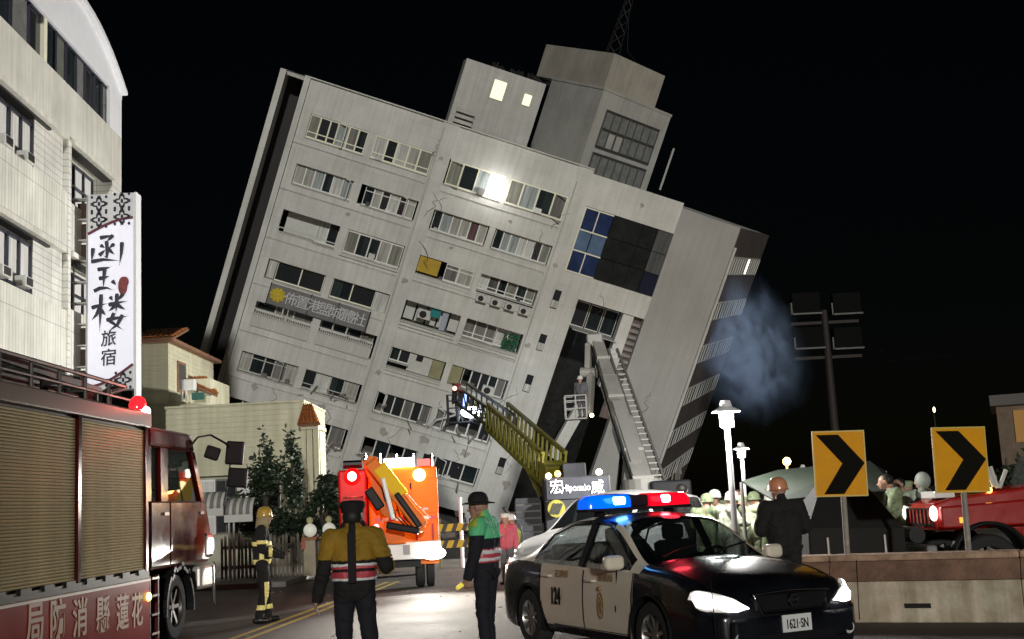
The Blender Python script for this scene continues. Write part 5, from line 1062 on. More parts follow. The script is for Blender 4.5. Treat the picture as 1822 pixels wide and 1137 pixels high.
c0 = WTp(1166, 868, 42.5); c1 = WTp(1082, 622, 47.5); lad = Ap('boom_ladder', G().beam(c0, c1, .09, .12).beam(c0 + Vector((.42, .0, 0)), c1 + Vector((.36, 0, 0)), .09, .12), mat('ladder_grey', (.22, .21, .2), .5, .3))
for i in range(26): f = i / 25; Ap('rung', G().cyl(c0.lerp(c1, f), c0.lerp(c1, f) + Vector((.4, 0, 0)), .03, n=6), M_rail, lad)
Ap('boom_edge', G().beam(WTp(1092, 740, 44.8), WTp(1128, 868, 42), .08, .2), M_wp)
hd = Ap('boom_head', G().beam(WTp(1044, 608, 47), WTp(1072, 606, 47), .55, .55), M_wb, bevel=.05)
e0 = WTp(1047, 612, 46.8); e1 = WTp(1046, 662, 46.5); e2 = WTp(1052, 664, 46.4); e3 = WTp(1047, 738, 46)
Ap('drop_arm', G().beam(e0, e1, .22, .3), M_wb, hd, bevel=.03); Ap('drop_arm', G().beam(e2, e3, .24, .34), M_wb, hd, bevel=.03); Ap('arm_joint', G().cyl(e1 - Vector((.3, 0, 0)), e2 + Vector((.25, 0, 0)), .2, n=12), M_wb, hd)
k0 = WTp(1024, 724, 45.8); cg = Ap('platform_cage', G().box(k0.x - .42, k0.x + .4, k0.y - .35, k0.y + .35, k0.z - .5, k0.z - .45), M_wb)
for sx in (-1, 0, 1):
    for sy in (-1, 1): Ap('cage_post', G().box(k0.x + sx * .4 - .025, k0.x + sx * .4 + .025, k0.y + sy * .33 - .025, k0.y + sy * .33 + .025, k0.z - .45, k0.z + .42), M_wb, cg)
for z in (-.1, .2, .4): Ap('cage_rail', G().box(k0.x - .42, k0.x + .42, k0.y - .35, k0.y - .31, k0.z + z, k0.z + z + .04).box(k0.x - .42, k0.x + .42, k0.y + .31, k0.y + .35, k0.z + z, k0.z + z + .04), M_wb, cg)
q = WTp(1053, 739, 45.6); Ap('cage_lamp', G().sph(q, .08, 10, 8), em('cage_lamp', (1, .85, .5), 10), smooth=True)
Ap('turntable', G().cyl((b0.x, .0, 1.1), (b0.x, 0, b0.z + .3), .7, n=20), M_wb); Ap('body', G().box(b0.x - 3.4, b0.x + 1.5, -.9, 1.0, .5, 1.1), M_wb, bevel=.05); Ap('cab', G().box(b0.x + .2, b0.x + 1.6, -.95, 1.0, 1.1, 2.2), M_dk, bevel=.1, seg=3)
for x in (b0.x - 2.6, b0.x + .7):
    for y in (-.8, .9): wheel(wt, (x, y, .45), .45, .28, 6, M_rimd)
# ------------------------------------------------------------------ people
import numpy as np
from mathutils import noise as mnoise
M_skin = mat('skin', (.42, .24, .17), .55); M_hair = mat('dark_hair', (.012, .01, .009), .6)
M_nav2 = mat('navy_uniform', (.010, .010, .016), .85, var=.4, scale=9, bump=.6, bscale=14); M_blkc = mat('black_cloth', (.010, .009, .009), .85, var=.4, scale=8, bump=.6, bscale=14); M_boot = mat('black_boot', (.01, .01, .01), .4)
M_silver = mat('silver_tape', (.75, .73, .72), .35); M_redt = mat('red_tape', (.55, .07, .09), .45); M_ytape = mat('yellow_tape', (.85, .72, .22), .4, em=(1, .85, .3), es=.08)
V = Vector
def person(name, label, loc, rz, J, mats, zones=(), vox=.012, bulk=0., scale=1., group=None, face=True):
    """J: joint dict; local frame looks along +y, x is the person's right."""
    t = thing(name, label, 'person', loc, rz, group); t.scale = (scale,) * 3
    caps = []                                    # p, q, r1, r2, key
    def c(p, q, a, b, k): caps.append((V(p), V(q), a, b, k))
    hp, ch, nk, hd = V(J['hip']), V(J['chest']), V(J['neck']), V(J['head']); b = bulk
    ax = V((1, 0, 0)); ax.rotate(Quaternion((0, 0, 1), J.get('twist', 0.)))
    for s in (-1, 1):
        c(hp + ax * s * .055, hp + ax * s * .05 + V((0, 0, .08)), .115 + b * .6, .11 + b, 'torso')
        c(hp + ax * s * .05 + V((0, 0, .08)), ch + ax * s * .075, .11 + b, .118 + b, 'torso'); c(ch + ax * s * .075, nk + ax * s * .08 + V((0, 0, -.09)), .118 + b, .085 + b * .5, 'torso')
    c(nk + V((0, 0, -.07)), nk + V((0, .01, .05)), .075 + b * .4, .056, 'neck' if not J.get('collar') else 'torso'); c(nk, hd, .055, .06, 'skin')
    fd = V((0, 1, 0)); fd.rotate(Quaternion((0, 0, 1), J.get('look', 0.))); sd = fd.cross(V((0, 0, 1)))
    c(hd + V((0, 0, .035)) - fd * .02, hd + V((0, 0, .035)) + fd * .015, .088, .083, 'skin'); c(hd + fd * .035 + V((0, 0, -.02)), hd + fd * .05 + V((0, 0, -.075)), .062, .038, 'skin')
    c(hd + fd * .092 + V((0, 0, .02)), hd + fd * .112 + V((0, 0, -.018)), .011, .016, 'skin')
    c(hd + fd * .085 + sd * .03 + V((0, 0, .035)), hd + fd * .085 - sd * .03 + V((0, 0, .035)), .014, .014, 'skin'); c(hd + fd * .085 + sd * .018 + V((0, 0, -.05)), hd + fd * .085 - sd * .018 + V((0, 0, -.05)), .012, .012, 'skin')
    for s in (-1, 1): c(hd + sd * s * .086 + V((0, 0, .03)), hd + sd * s * .09 + V((0, 0, -.01)), .018, .013, 'skin')
    for s, S in ((1, 'R'), (-1, 'L')):
        sh, el, wr = V(J['sh' + S]), V(J['el' + S]), V(J['wr' + S]); kn, an = V(J['kn' + S]), V(J['an' + S]); hj = hp + ax * s * .09 + V((0, 0, -.03))
        c(nk + V((0, 0, -.06)), sh, .06 + b * .5, .072 + b * .6, 'torso'); c(sh, el, .066 + b * .7, .052 + b * .6, 'arm'); c(el, wr, .052 + b * .6, .04 + b * .5, 'arm')
        d = (wr - el).normalized(); hx = d.cross(V(J.get('palm' + S, (s, 0, 0)))).normalized(); hn = hx.cross(d)
        c(wr, wr + d * .035, .032, .034, 'hand')
        for i, (o, L) in enumerate(((-.027, .07), (-.009, .085), (.009, .08), (.027, .062))):
            k0 = wr + d * .03 + hx * o * .8; k1 = wr + d * .085 + hx * o; cu = J.get('curl', .5); k2 = k1 + (d * (1 - cu * .5) + hn * cu * -.7) * L * .55; k3 = k2 + (d * (1 - cu) + hn * cu * -1.1).normalized() * L * .5
            c(k0, k1, .016, .012, 'hand'); c(k1, k2, .0105, .0095, 'hand'); c(k2, k3, .0095, .0085, 'hand')
        th0 = wr + d * .025 - hx * .025 * (1 if s > 0 else 1); th1 = th0 + d * .035 - hx * .028; c(th0, th1, .015, .012, 'hand'); c(th1, th1 + d * .035 - hn * .012, .011, .009, 'hand')
        c(hj, kn, .092 + b * .4, .064 + b * .3, 'leg'); c(kn, an, .062 + b * .3, .046 + b * .35, 'leg')
        tf = V(J.get('toe' + S, (0, .15, 0))); foot = V((an.x, an.y, .045)); c(foot - tf.normalized() * .05, foot + tf, .05, .04, 'boot'); c(an, foot, .052, .05, 'boot')
    g = G()
    for p, q, a, bb, k in caps:
        g.sph(p, a, 12, 8); g.sph(q, bb, 12, 8)
        if (q - p).length > 1e-4: g.cyl(p, q, a, bb, 14)
    me = bpy.data.meshes.new('tmp'); me.from_pydata(g.v, [], g.f); o = bpy.data.objects.new('tmp', me); col.objects.link(o)
    r = o.modifiers.new('r', 'REMESH'); r.mode = 'VOXEL'; r.voxel_size = vox; sm_ = o.modifiers.new('s', 'SMOOTH'); sm_.iterations = 5 if vox < .011 else 3; sm_.factor = .5
    dg = bpy.context.evaluated_depsgraph_get(); dg.update(); ev = bpy.data.meshes.new_from_object(o.evaluated_get(dg)); bpy.data.objects.remove(o)
    ev.name = 'body'; ev.materials.clear(); fold = 1 if vox < .012 else 0; keys = list(dict.fromkeys(k for *_, k in caps)); n = len(ev.polygons)
    for k in keys: ev.materials.append(mats.get(k, mats['torso']) if k not in ('skin', 'hand', 'neck') else mats.get(k, M_skin))
    cen = np.zeros(n * 3); ev.polygons.foreach_get('center', cen); cen = cen.reshape(-1, 3); best = np.full(n, 9.); kid = np.zeros(n, int)
    for p, q, a, bb, k in caps:
        p_, q_ = np.array(p), np.array(q); d = q_ - p_; L = d @ d; tt = np.clip(((cen - p_) @ d) / L, 0, 1) if L > 1e-8 else np.zeros(n)
        ds = np.linalg.norm(cen - (p_ + tt[:, None] * d), axis=1) - (a + (bb - a) * tt); u = ds < best; best[u] = ds[u]; kid[u] = keys.index(k)
    soft = np.zeros(len(ev.vertices), bool)
    for f, k in enumerate(kid):
        if keys[k] in ('torso', 'arm', 'leg'): soft[list(ev.polygons[f].vertices)] = True
    nrm_ = [v.normal.copy() for v in ev.vertices]
    for i_, v in enumerate(ev.vertices):         # creases of the cloth
        if soft[i_]: p_ = v.co; w = mnoise.noise(Vector((p_.x * 5 + 3, p_.y * 5, p_.z * 3))) * .3; a_ = 1 - abs(mnoise.noise(Vector((p_.x * 6 + p_.z * 5, p_.y * 6 - p_.z * 4, p_.z * 15 + w * 9)))) * 2; v.co += nrm_[i_] * ((a_ * .009 + mnoise.noise(p_ * 9) * .007) * (1 if fold else .8))
    ev.update()
    ev.polygons.foreach_set('material_index', kid); ev.polygons.foreach_set('use_smooth', [True] * n); ev.update()
    body = bpy.data.objects.new('body', ev); col.objects.link(body); body.parent = t
    kn_ = np.array(keys)[kid]; co = np.zeros(len(ev.vertices) * 3); ev.vertices.foreach_get('co', co); co = co.reshape(-1, 3); no = np.zeros(len(ev.vertices) * 3); ev.vertices.foreach_get('normal', no); no = no.reshape(-1, 3)
    for zn, zm, pred, off in zones:
        sel = np.nonzero(pred(cen[:, 0], cen[:, 1], cen[:, 2], kn_))[0]
        if not len(sel): continue
        idx = {}; vs = []; fs = []
        for f in sel:
            q = []
            for v in ev.polygons[f].vertices:
                if v not in idx: idx[v] = len(vs); vs.append(tuple(co[v] + no[v] * off))
                q.append(idx[v])
            fs.append(tuple(q))
        m2 = bpy.data.meshes.new(zn); m2.from_pydata(vs, [], fs); m2.materials.append(zm); m2.polygons.foreach_set('use_smooth', [True] * len(fs)); z = bpy.data.objects.new(zn, m2); col.objects.link(z); z.parent = t
        md = z.modifiers.new('s', 'SOLIDIFY'); md.thickness = .004
    if face:
        for s in (-1, 1): G().sph(hd + fd * .09 + sd * s * .031 + V((0, 0, .018)), .011, 8, 6).obj('eye', M_black, t)
    return t, hd, fd, sd
def stand(**k):
    J = dict(hip=(0, 0, .95), chest=(0, .0, 1.24), neck=(0, -.01, 1.47), head=(0, .02, 1.58), shR=(.19, 0, 1.40), shL=(-.19, 0, 1.40), elR=(.25, -.02, 1.12), elL=(-.25, -.02, 1.12), wrR=(.26, .06, .88), wrL=(-.26, .06, .88),
             knR=(.10, .02, .50), knL=(-.10, .02, .50), anR=(.11, -.02, .10), anL=(-.11, -.02, .10), toeR=(.03, .15, 0), toeL=(-.03, .15, 0)); J.update(k); return J
def helmet(t, hd, fd, sd, m, brim=.02, neck=False, m2=None, r=.118):
    g = G(); M = Matrix((sd, fd, V((0, 0, 1)))).transposed(); pr = [(0, .125), (r * .55, .108), (r * .88, .07), (r, .02), (r * 1.02, -.02), (r * 1.02 + brim, -.03), (r * 1.0 + brim, -.04), (r * .95, -.03)]
    g.lathe(pr, 24, hd + V((0, 0, .06)), M); o = g.obj('helmet', m, t, smooth=True)
    g = G(); g.prism([hd + V((0, 0, .03)) + fd * a + sd * b for a, b in ((.09, .08), (.09, -.08), (.17, -.055), (.17, .055))], (0, 0, .012)); g.obj('visor', m2 or m, o)
    if neck:
        g = G(); n = 10; a = [R(110) + R(320 - 110 + 40) * i / n for i in range(n + 1)]; a = [R(120) + R(300) * i / n for i in range(n + 1)]
        vs = [hd + V((0, 0, .05)) + (fd * math.cos(x - R(90)) + sd * math.sin(x - R(90))) * .112 for x in a]; pts0 = []; pts1 = []
        for i in range(n + 1):
            x = math.pi / 2 + (i / n - .5) * R(230); dd = -fd * math.sin(x) + sd * math.cos(x); pts0.append(hd + V((0, 0, .05)) + dd * .115); pts1.append(hd + V((0, 0, -.15)) + dd * .15)
        g.add(pts0 + pts1, [(i, i + 1, n + 2 + i, n + 1 + i) for i in range(n)]); g.obj('neck_flap', m2 or m, o, solid=.006, smooth=2)
    return o
def cap(t, hd, fd, sd, m, wide=.0):
    g = G(); M = Matrix((sd, fd, V((0, 0, 1)))).transposed(); g.lathe(([(0, .12), (.05, .115), (.09, .09), (.108, .05), (.11, .02), (.106, -.005)] if wide else [(0, .11), (.09, .105), (.122, .085), (.118, .05), (.104, .02), (.104, -.005)]), 22, hd + V((0, 0, .06)), M); o = g.obj('cap', m, t, smooth=True)
    if wide: g = G(); g.lathe([(.10, .015), (.10 + wide, .0), (.10 + wide, -.012), (.10, .0)], 24, hd + V((0, 0, .06)), M); g.obj('brim', m, o, smooth=True)
    else: g = G(); g.prism([hd + V((0, 0, .055)) + fd * a + sd * b for a, b in ((.08, .085), (.08, -.085), (.17, -.05), (.18, 0), (.17, .05))], (0, 0, .01)); g.obj('peak', m, o)
tor = lambda k: (k == 'torso'); 
# firefighter seen from the side, looking along the street to the right
J = stand(elR=(.24, .0, 1.12), wrR=(.20, .22, 1.02), elL=(-.24, .02, 1.12), wrL=(-.16, .24, 1.05), neck=(0, .01, 1.47), head=(0, .05, 1.585), collar=1, knR=(.1, .03, .5), anR=(.11, -.06, .1), anL=(-.11, .08, .1), knL=(-.1, .07, .5))
zn = [('hip_band', M_ytape, lambda x, y, z, k: (k == 'torso') & (z > .885) & (z < .955), .008), ('chest_band', M_ytape, lambda x, y, z, k: (k == 'torso') & (z > 1.165) & (z < 1.225), .006),
      ('back_stripe', M_ytape, lambda x, y, z, k: (k == 'torso') & (z >= .955) & (z <= 1.165) & (abs(y) < .035), .006), ('sleeve_band', M_ytape, lambda x, y, z, k: (k == 'arm') & (y > .10) & (y < .16), .006), ('arm_band', M_ytape, lambda x, y, z, k: (k == 'arm') & (z > 1.19) & (z < 1.25) & (y < .1), .006),
      ('ankle_band', M_ytape, lambda x, y, z, k: (k == 'leg') & (z > .2) & (z < .27) & (x > 0), .006), ('ankle_band', M_ytape, lambda x, y, z, k: (k == 'leg') & (z > .2) & (z < .27) & (x < 0), .006), ('leg_stripe', M_ytape, lambda x, y, z, k: (k == 'leg') & (z >= .27) & (z < .62) & (abs(y - .06) < .028) & (abs(x) > .1), .006),
      ('jacket_hem', M_blkc, lambda x, y, z, k: (k == 'torso') & (z < .885), .012)]
f_, *h = person('person', 'firefighter in yellow helmet and dark turnout gear with yellow bands', gnd(468, 1108), R(-78), J, dict(torso=M_blkc, arm=M_blkc, leg=M_blkc, boot=M_boot, hand=M_blkc), zn, .009, .022, 1.02)
helmet(f_, *h, mat('helmet_gold', (.55, .36, .06), .35, coat=.4, var=.3, scale=12), .012, True, mat('flap_tan', (.36, .3, .16), .8))
# officer seen from behind, right elbow out
M_vy = mat('vest_yellow', (.34, .19, .012), .8, var=.35, scale=6, bump=.4, bscale=16)
J = stand(elR=(.30, -.03, 1.13), wrR=(.22, .20, 1.16), elL=(-.27, -.03, 1.12), wrL=(-.34, .03, .87), head=(0, .03, 1.57), look=.1, collar=1, knR=(.13, .0, .5), anR=(.15, -.03, .1), knL=(-.11, .03, .5), anL=(-.13, .03, .1), curl=.55)
zn = [('vest', M_vy, lambda x, y, z, k: ((k == 'torso') & (z > 1.2) & (abs(x) > .028 + (y > 0) * -.1)) | ((k == 'arm') & (z > 1.215)), .012), ('right_sleeve', M_vy, lambda x, y, z, k: (k == 'arm') & (x > .2) & (z > 1.06) & (z < 1.2) & (y > -.04), .010),
      ('silver_band', M_silver, lambda x, y, z, k: (k == 'torso') & (((z > 1.02) & (z < 1.045)) | ((z > 1.15) & (z < 1.175))) & (abs(x) > .03), .016), ('red_band', M_redt, lambda x, y, z, k: (k == 'torso') & (((z > 1.045) & (z < 1.10)) | ((z > 1.125) & (z < 1.15))) & (abs(x) > .03), .014),
      ('jacket_hem', M_blkc, lambda x, y, z, k: (k == 'torso') & (z < .93), .02)]
f_, *h = person('person', 'police officer seen from behind in yellow vest with red and silver bands', (-1.56, 11.0, 0), R(3), J, dict(torso=M_blkc, arm=M_blkc, leg=M_nav2, boot=M_boot), zn, .008, .021, 1.0)
cap(f_, *h, M_blkc)
G().beam((0, -.165, 1.45), (0, -.185, 1.0), .075, .02, (0, 1, 0)).obj('strap', M_blkc, f_, bevel=.008); g = G(); hd = h[0]; g.sph(hd + V((0, -.03, .02)), (.092, .085, .09), 14, 10); g.obj('hair', M_hair, f_, smooth=True)
# officer with wide hat and glowing wand, looking left
M_vg = mat('vest_green', (.13, .60, .27), .7, var=.2, scale=6, bump=.3, bscale=16); M_vl = mat('vest_lime', (.42, .48, .06), .6, var=.25, scale=6)
J = stand(elR=(.24, -.03, 1.12), wrR=(.24, .06, .88), elL=(-.25, .02, 1.12), wrL=(-.26, .10, .89), head=(0, .05, 1.57), look=.12, collar=1, knR=(.09, .03, .5), anR=(.1, .02, .1), curl=.8)
zn = [('vest_front', M_vl, lambda x, y, z, k: (k == 'torso') & (z > 1.16) & (y > -.025), .012), ('vest_back', M_vg, lambda x, y, z, k: ((k == 'torso') & (z > 1.26) & (y <= -.025)) | ((k == 'arm') & (z > 1.30)), .012),
      ('red_band', M_redt, lambda x, y, z, k: (k == 'torso') & (z > 1.02) & (z < 1.16), .010), ('silver_band', M_silver, lambda x, y, z, k: (k == 'torso') & (((z > 1.035) & (z < 1.068)) | ((z > 1.11) & (z < 1.145))), .014),
      ('sleeve_tape', M_silver, lambda x, y, z, k: (k == 'arm') & (x > 0) & (z > 1.09) & (z < 1.13), .008), ('sleeve_band', M_vl, lambda x, y, z, k: (k == 'arm') & (x > 0) & (z > .96) & (z < 1.09), .008), ('jacket_hem', M_blkc, lambda x, y, z, k: (k == 'torso') & (z < .95), .016)]
p = gnd(872, 1180)
f_, *h = person('person', 'police officer in wide black hat and green vest holding a yellow wand', p, R(72), J, dict(torso=M_nav2, arm=M_nav2, leg=M_nav2, boot=M_boot), zn, .008, .016, 1.02)
cap(f_, *h, M_blkc, .075)
wd = thing('traffic_wand', 'glowing yellow traffic wand in the hand of the green vested officer', 'wand', (0, 0, 0))
bpy.context.view_layer.update(); hw_ = f_.matrix_world @ V((-.26, .16, .82)); tip = at(813, 1047, hw_.y - .05)
G().cyl(hw_, hw_.lerp(tip, .14), .022, n=12).obj('handle', M_trim, wd, smooth=True); G().cyl(hw_.lerp(tip, .14), tip, .026, .02, 12).obj('light_tube', mat('wand_tube', (.8, .62, .08), .3, em=(1, .8, .12), es=.5), wd, smooth=True)
# man in orange helmet behind the police car
J = stand(elR=(.29, .02, 1.15), wrR=(.18, .24, 1.10), elL=(-.28, .03, 1.14), wrL=(-.14, .25, 1.12), head=(-.01, .05, 1.585), look=.5, collar=1, curl=.7)
f_, *h = person('person', 'person in orange helmet and black jacket standing behind the police car', (3.20, 14.75, 0), R(8), J, dict(torso=M_blkc, arm=M_blkc, leg=M_blkc, boot=M_boot), [('jacket_hem', M_blkc, lambda x, y, z, k: (k == 'torso') & (z < .95), .02)], .010, .045, 1.02)
helmet(f_, *h, mat('helmet_orange', (.62, .27, .14), .35, coat=.5), .014)
# background figures
M_pink = mat('pink_jacket', (.62, .12, .16), .8, var=.2); M_cam = mat('camouflage', (.30, .36, .2), .8, var=.0, c2=(.09, .12, .07), scale=14); M_pale = mat('pale_raincoat', (.55, .6, .46), .6, var=.35, scale=5, bump=.6, bscale=10); M_gry = mat('grey_trousers', (.12, .12, .13), .8)
def bgp(label, px, py_top, Y, rz, torso, hat, J=None, leg=None, zones=(), group=None, floor=0., sc_=None, hatmat=None, vox=.017):
    q = at(px, py_top, Y); s = (q.z - floor) / (1.745 if hat else 1.70) if sc_ is None else sc_
    f_, *h = person('person', label, (q.x, Y, floor), rz, J or stand(), dict(torso=torso, arm=torso, leg=leg or torso, boot=M_boot), zones, vox, .03, s, group, face=False)
    if hat == 'helmet': helmet(f_, *h, hatmat, .012)
    elif hat == 'cap': cap(f_, *h, hatmat)
    elif hat == 'hood': g = G(); g.sph(h[0] + V((0, -.02, .02)), (.112, .12, .135), 12, 9); g.obj('hood', hatmat, f_, smooth=True)
    else: g = G(); g.sph(h[0] + V((0, -.025, .045)), (.098, .095, .09), 12, 8); g.obj('hair', M_hair, f_, smooth=True)
    return f_
M_wht = mat('white_helmet', (.75, .75, .72), .4); M_lime = mat('lime_vest', (.45, .55, .08), .6, em=(.6, .8, .1), es=.05)
bgp('bystander in a pink jacket and pale hat beyond the officers', 899, 913, 25, R(160), M_pink, 'cap', stand(elR=(.26, .05, 1.15), wrR=(.1, .2, 1.2)), M_gry, hatmat=M_wht)
bgp('rescue worker in grey with lime vest standing beside the pink jacket', 910, 915, 26, R(30), M_gry, 'helmet', None, None, [('vest', M_lime, lambda x, y, z, k: (k == 'torso') & (z > 1.0) & (z < 1.35), .01)], hatmat=M_wht)
bgp('person with dark hair standing behind the red end of the light bar', 1212, 862, 21.5, R(-10), M_blkc, None, None, M_blkc)
reach = stand(elR=(.27, .1, 1.18), wrR=(.15, .32, 1.15), elL=(-.27, .1, 1.18), wrL=(-.12, .33, 1.12), chest=(0, .05, 1.24), neck=(0, .07, 1.45), head=(0, .13, 1.55))
M_olr = mat('olive_raincoat', (.34, .38, .24), .55, var=.45, scale=6, bump=.8, bscale=9); M_olh = mat('olive_hood', (.32, .36, .23), .6); bow = stand(elR=(.27, .15, 1.12), wrR=(.12, .36, 1.05), elL=(-.27, .15, 1.12), wrL=(-.1, .36, 1.0), chest=(0, .12, 1.2), neck=(0, .22, 1.38), head=(0, .31, 1.46))
bgp('soldier in camouflage with round helmet beside the red end of the light bar', 1252, 876, 20.6, R(-30), M_cam, 'helmet', reach, hatmat=M_cam)
bgp('rescuer in white helmet facing the street left of the lamp post', 1271, 872, 22.0, R(165), M_pale, 'helmet', None, M_cam, hatmat=M_wht)
bgp('soldier in pale raincoat and white helmet standing just left of the lamp post', 1289, 872, 20.2, R(-70), M_pale, 'helmet', reach, hatmat=M_wht)
bgp('soldier with back turned in olive raincoat beside the green tent', 1329, 869, 20.4, R(12), M_olr, 'cap', bow, hatmat=M_olh)
bgp('bareheaded soldier in olive raincoat right of the lamp post', 1313, 872, 22.5, R(150), M_olr, None, None)
bgp('soldier in helmet half hidden under the tent roof', 1352, 872, 21.6, R(60), M_cam, 'helmet', reach, hatmat=M_cam)
bgp('rescuer in pale jacket and cap under the tent behind the orange helmet', 1412, 868, 21.2, R(120), M_pale, 'cap', None, hatmat=M_olh)
bgp('soldier in pale hooded raincoat bending between the two chevron signs', 1562, 838, 19.2, R(-40), M_pale, 'hood', bow, hatmat=M_pale)
bgp('bareheaded soldier in camouflage looking left between the chevron signs', 1590, 840, 18.6, R(75), M_cam, None, reach)
bgp('rescuer in pale jacket and dark hair between tent and jeep', 1607, 848, 20.5, R(120), M_pale, None, reach, M_gry)
bgp('person in grey green raincoat next to the red jeep', 1640, 838, 19.3, R(60), mat('grey_raincoat', (.3, .34, .29), .55, var=.4, scale=6), 'hood', None, hatmat=mat('grey_hood', (.3, .33, .29), .6))
for k, (px, py, Y, a, hat, hm, tm, lb) in enumerate(((1240, 880, 23.2, 140, 'helmet', M_wht, M_pale, 'rescuer with white helmet low behind the right end of the light bar'), (1300, 879, 24.2, 20, 'cap', M_olh, M_cam, 'soldier in cap seen behind the lamp post pole'), (1342, 878, 23.6, -40, None, None, M_pale, 'bareheaded rescuer in pale coat under the left tent edge'), (1368, 876, 22.8, 170, 'helmet', M_wht, M_olr, 'rescuer with white helmet left of the man in the orange helmet'),
        (1548, 852, 21.5, -20, 'helmet', M_cam, M_cam, 'soldier in helmet at the right edge of the first chevron sign'), (1578, 856, 22.4, 160, None, None, M_pale, 'rescuer facing the street deep between the chevron signs'), (1622, 852, 21.0, 110, 'cap', M_olh, M_pale, 'rescuer in pale coat and cap just left of the jeep'), (1425, 872, 24.0, 200, None, None, M_cam, 'soldier in shade beside the first chevron sign'))):
    bgp(lb, px, py, Y, R(a), tm, hat, (reach, bow, None)[k % 3], hatmat=hm, vox=.02)
bgp('rescuer in white helmet standing in the white platform cage', 1034, 703, 45.8, R(150), M_gry, 'helmet', None, None, floor=at(1024, 745, 45.8).z, sc_=.95, hatmat=M_wht)
bgp('rescuer in dark gear standing in the cage of the yellow boom', 816, 702, 49.5, R(20), M_blkc, 'helmet', None, None, floor=at(818, 752, 49.5).z, sc_=.95, hatmat=mat('red_helmet', (.4, .03, .03), .4))
# ------------------------------------------------------------------ right side: island wall, signs, lamps, tent, jeep, mast, far things
M_wl0 = mat('wall_whitewash', (.85, .76, .6), .85, var=.0, c2=(.42, .31, .2), scale=2.2, streak=.35, bump=.5, bscale=16); M_wl1 = mat('wall_brown', (.26, .15, .10), .9, var=.5, scale=3, bump=.6, bscale=22); M_wl2 = mat('wall_cap', (.5, .33, .22), .9, var=.5, scale=5, bump=.6)
wa = thing('island_wall', 'low road island wall with whitewashed base and brown sloping coping at right', 'wall', (4.09, 14.73, 0)); wa.matrix_world = frame_m((4.09, 14.73, 0), Vector((1.58, -.82, 0)), Vector((.82, 1.58, 0)))
for i in range(4):
    a = -2.6 + i * 2.2; b = a + 2.194
    G().box(a, b, 0, .5, 0, .485).obj('base_block', M_wl0, wa, bevel=.012)
    G().prism([(a, .02, .49), (a, .16, .72), (a, .5, .72), (a, .5, .49)], (b - a, 0, 0)).obj('coping_slope', M_wl1, wa, bevel=.01)
    G().box(a, b, .12, .52, .722, .80).obj('cap_stone', M_wl2, wa, bevel=.02)
G().box(.48, .78, -.012, .0, .17, .225).obj('drain_slot', M_black, wa)
M_sgn = mat('sign_amber', (.78, .34, .0), .6, spec=.2, var=.12, scale=5); M_sgb = mat('sign_black', (.008, .007, .005), .9, spec=.1); M_post = mat('post_grey', (.3, .27, .23), .6, var=.35, scale=9)
for (c, w_, h_, Y, lb, rz) in ((at(1487, 825, 15.1), .66, .83, 15.1, 'amber chevron arrow sign nearer the police car', R(-3)), (at(1702, 818, 14.6), .68, .80, 14.6, 'amber chevron arrow sign in front of the red jeep', R(4))):
    t = thing('chevron_sign', lb, 'road sign', (c.x, Y, 0), rz, 'chevron signs on the island'); t.rotation_euler = (0, R(1.5) if lb[28] else 0, rz); z0 = c.z - h_ / 2
    bd = G().box(-w_ / 2, w_ / 2, 0, .018, z0, z0 + h_).obj('sign_board', M_sgn, t, bevel=.004)
    f = lambda u, v: (-w_ / 2 + w_ * u, -.008, z0 + h_ * (1 - v))
    G().prism([f(*q) for q in ((.08, .06), (.50, .06), (.97, .5), (.55, .96), (.17, .96), (.55, .5))], (0, .007, 0)).obj('chevron', M_sgb, bd)
    g = G(); fr = .018
    for q in ((-w_ / 2, -w_ / 2 + fr, z0, z0 + h_), (w_ / 2 - fr, w_ / 2, z0, z0 + h_)): g.box(q[0], q[1], -.004, .001, q[2], q[3])
    g.box(-w_ / 2, w_ / 2, -.005, .001, z0 + h_ - fr, z0 + h_); g.box(-w_ / 2, w_ / 2, -.005, .001, z0, z0 + fr); g.obj('sign_rim', mat('rim_yellow', (.6, .42, .06), .5), bd)
    G().cyl((.03, .05, 0), (.03, .05, z0 + h_ * .9), .036, n=12).obj('post', M_post, t, smooth=True)
    for z in (z0 + .15, z0 + h_ - .15): G().box(-.03, .09, .015, .1, z - .02, z + .02).obj('clamp', M_post, t)
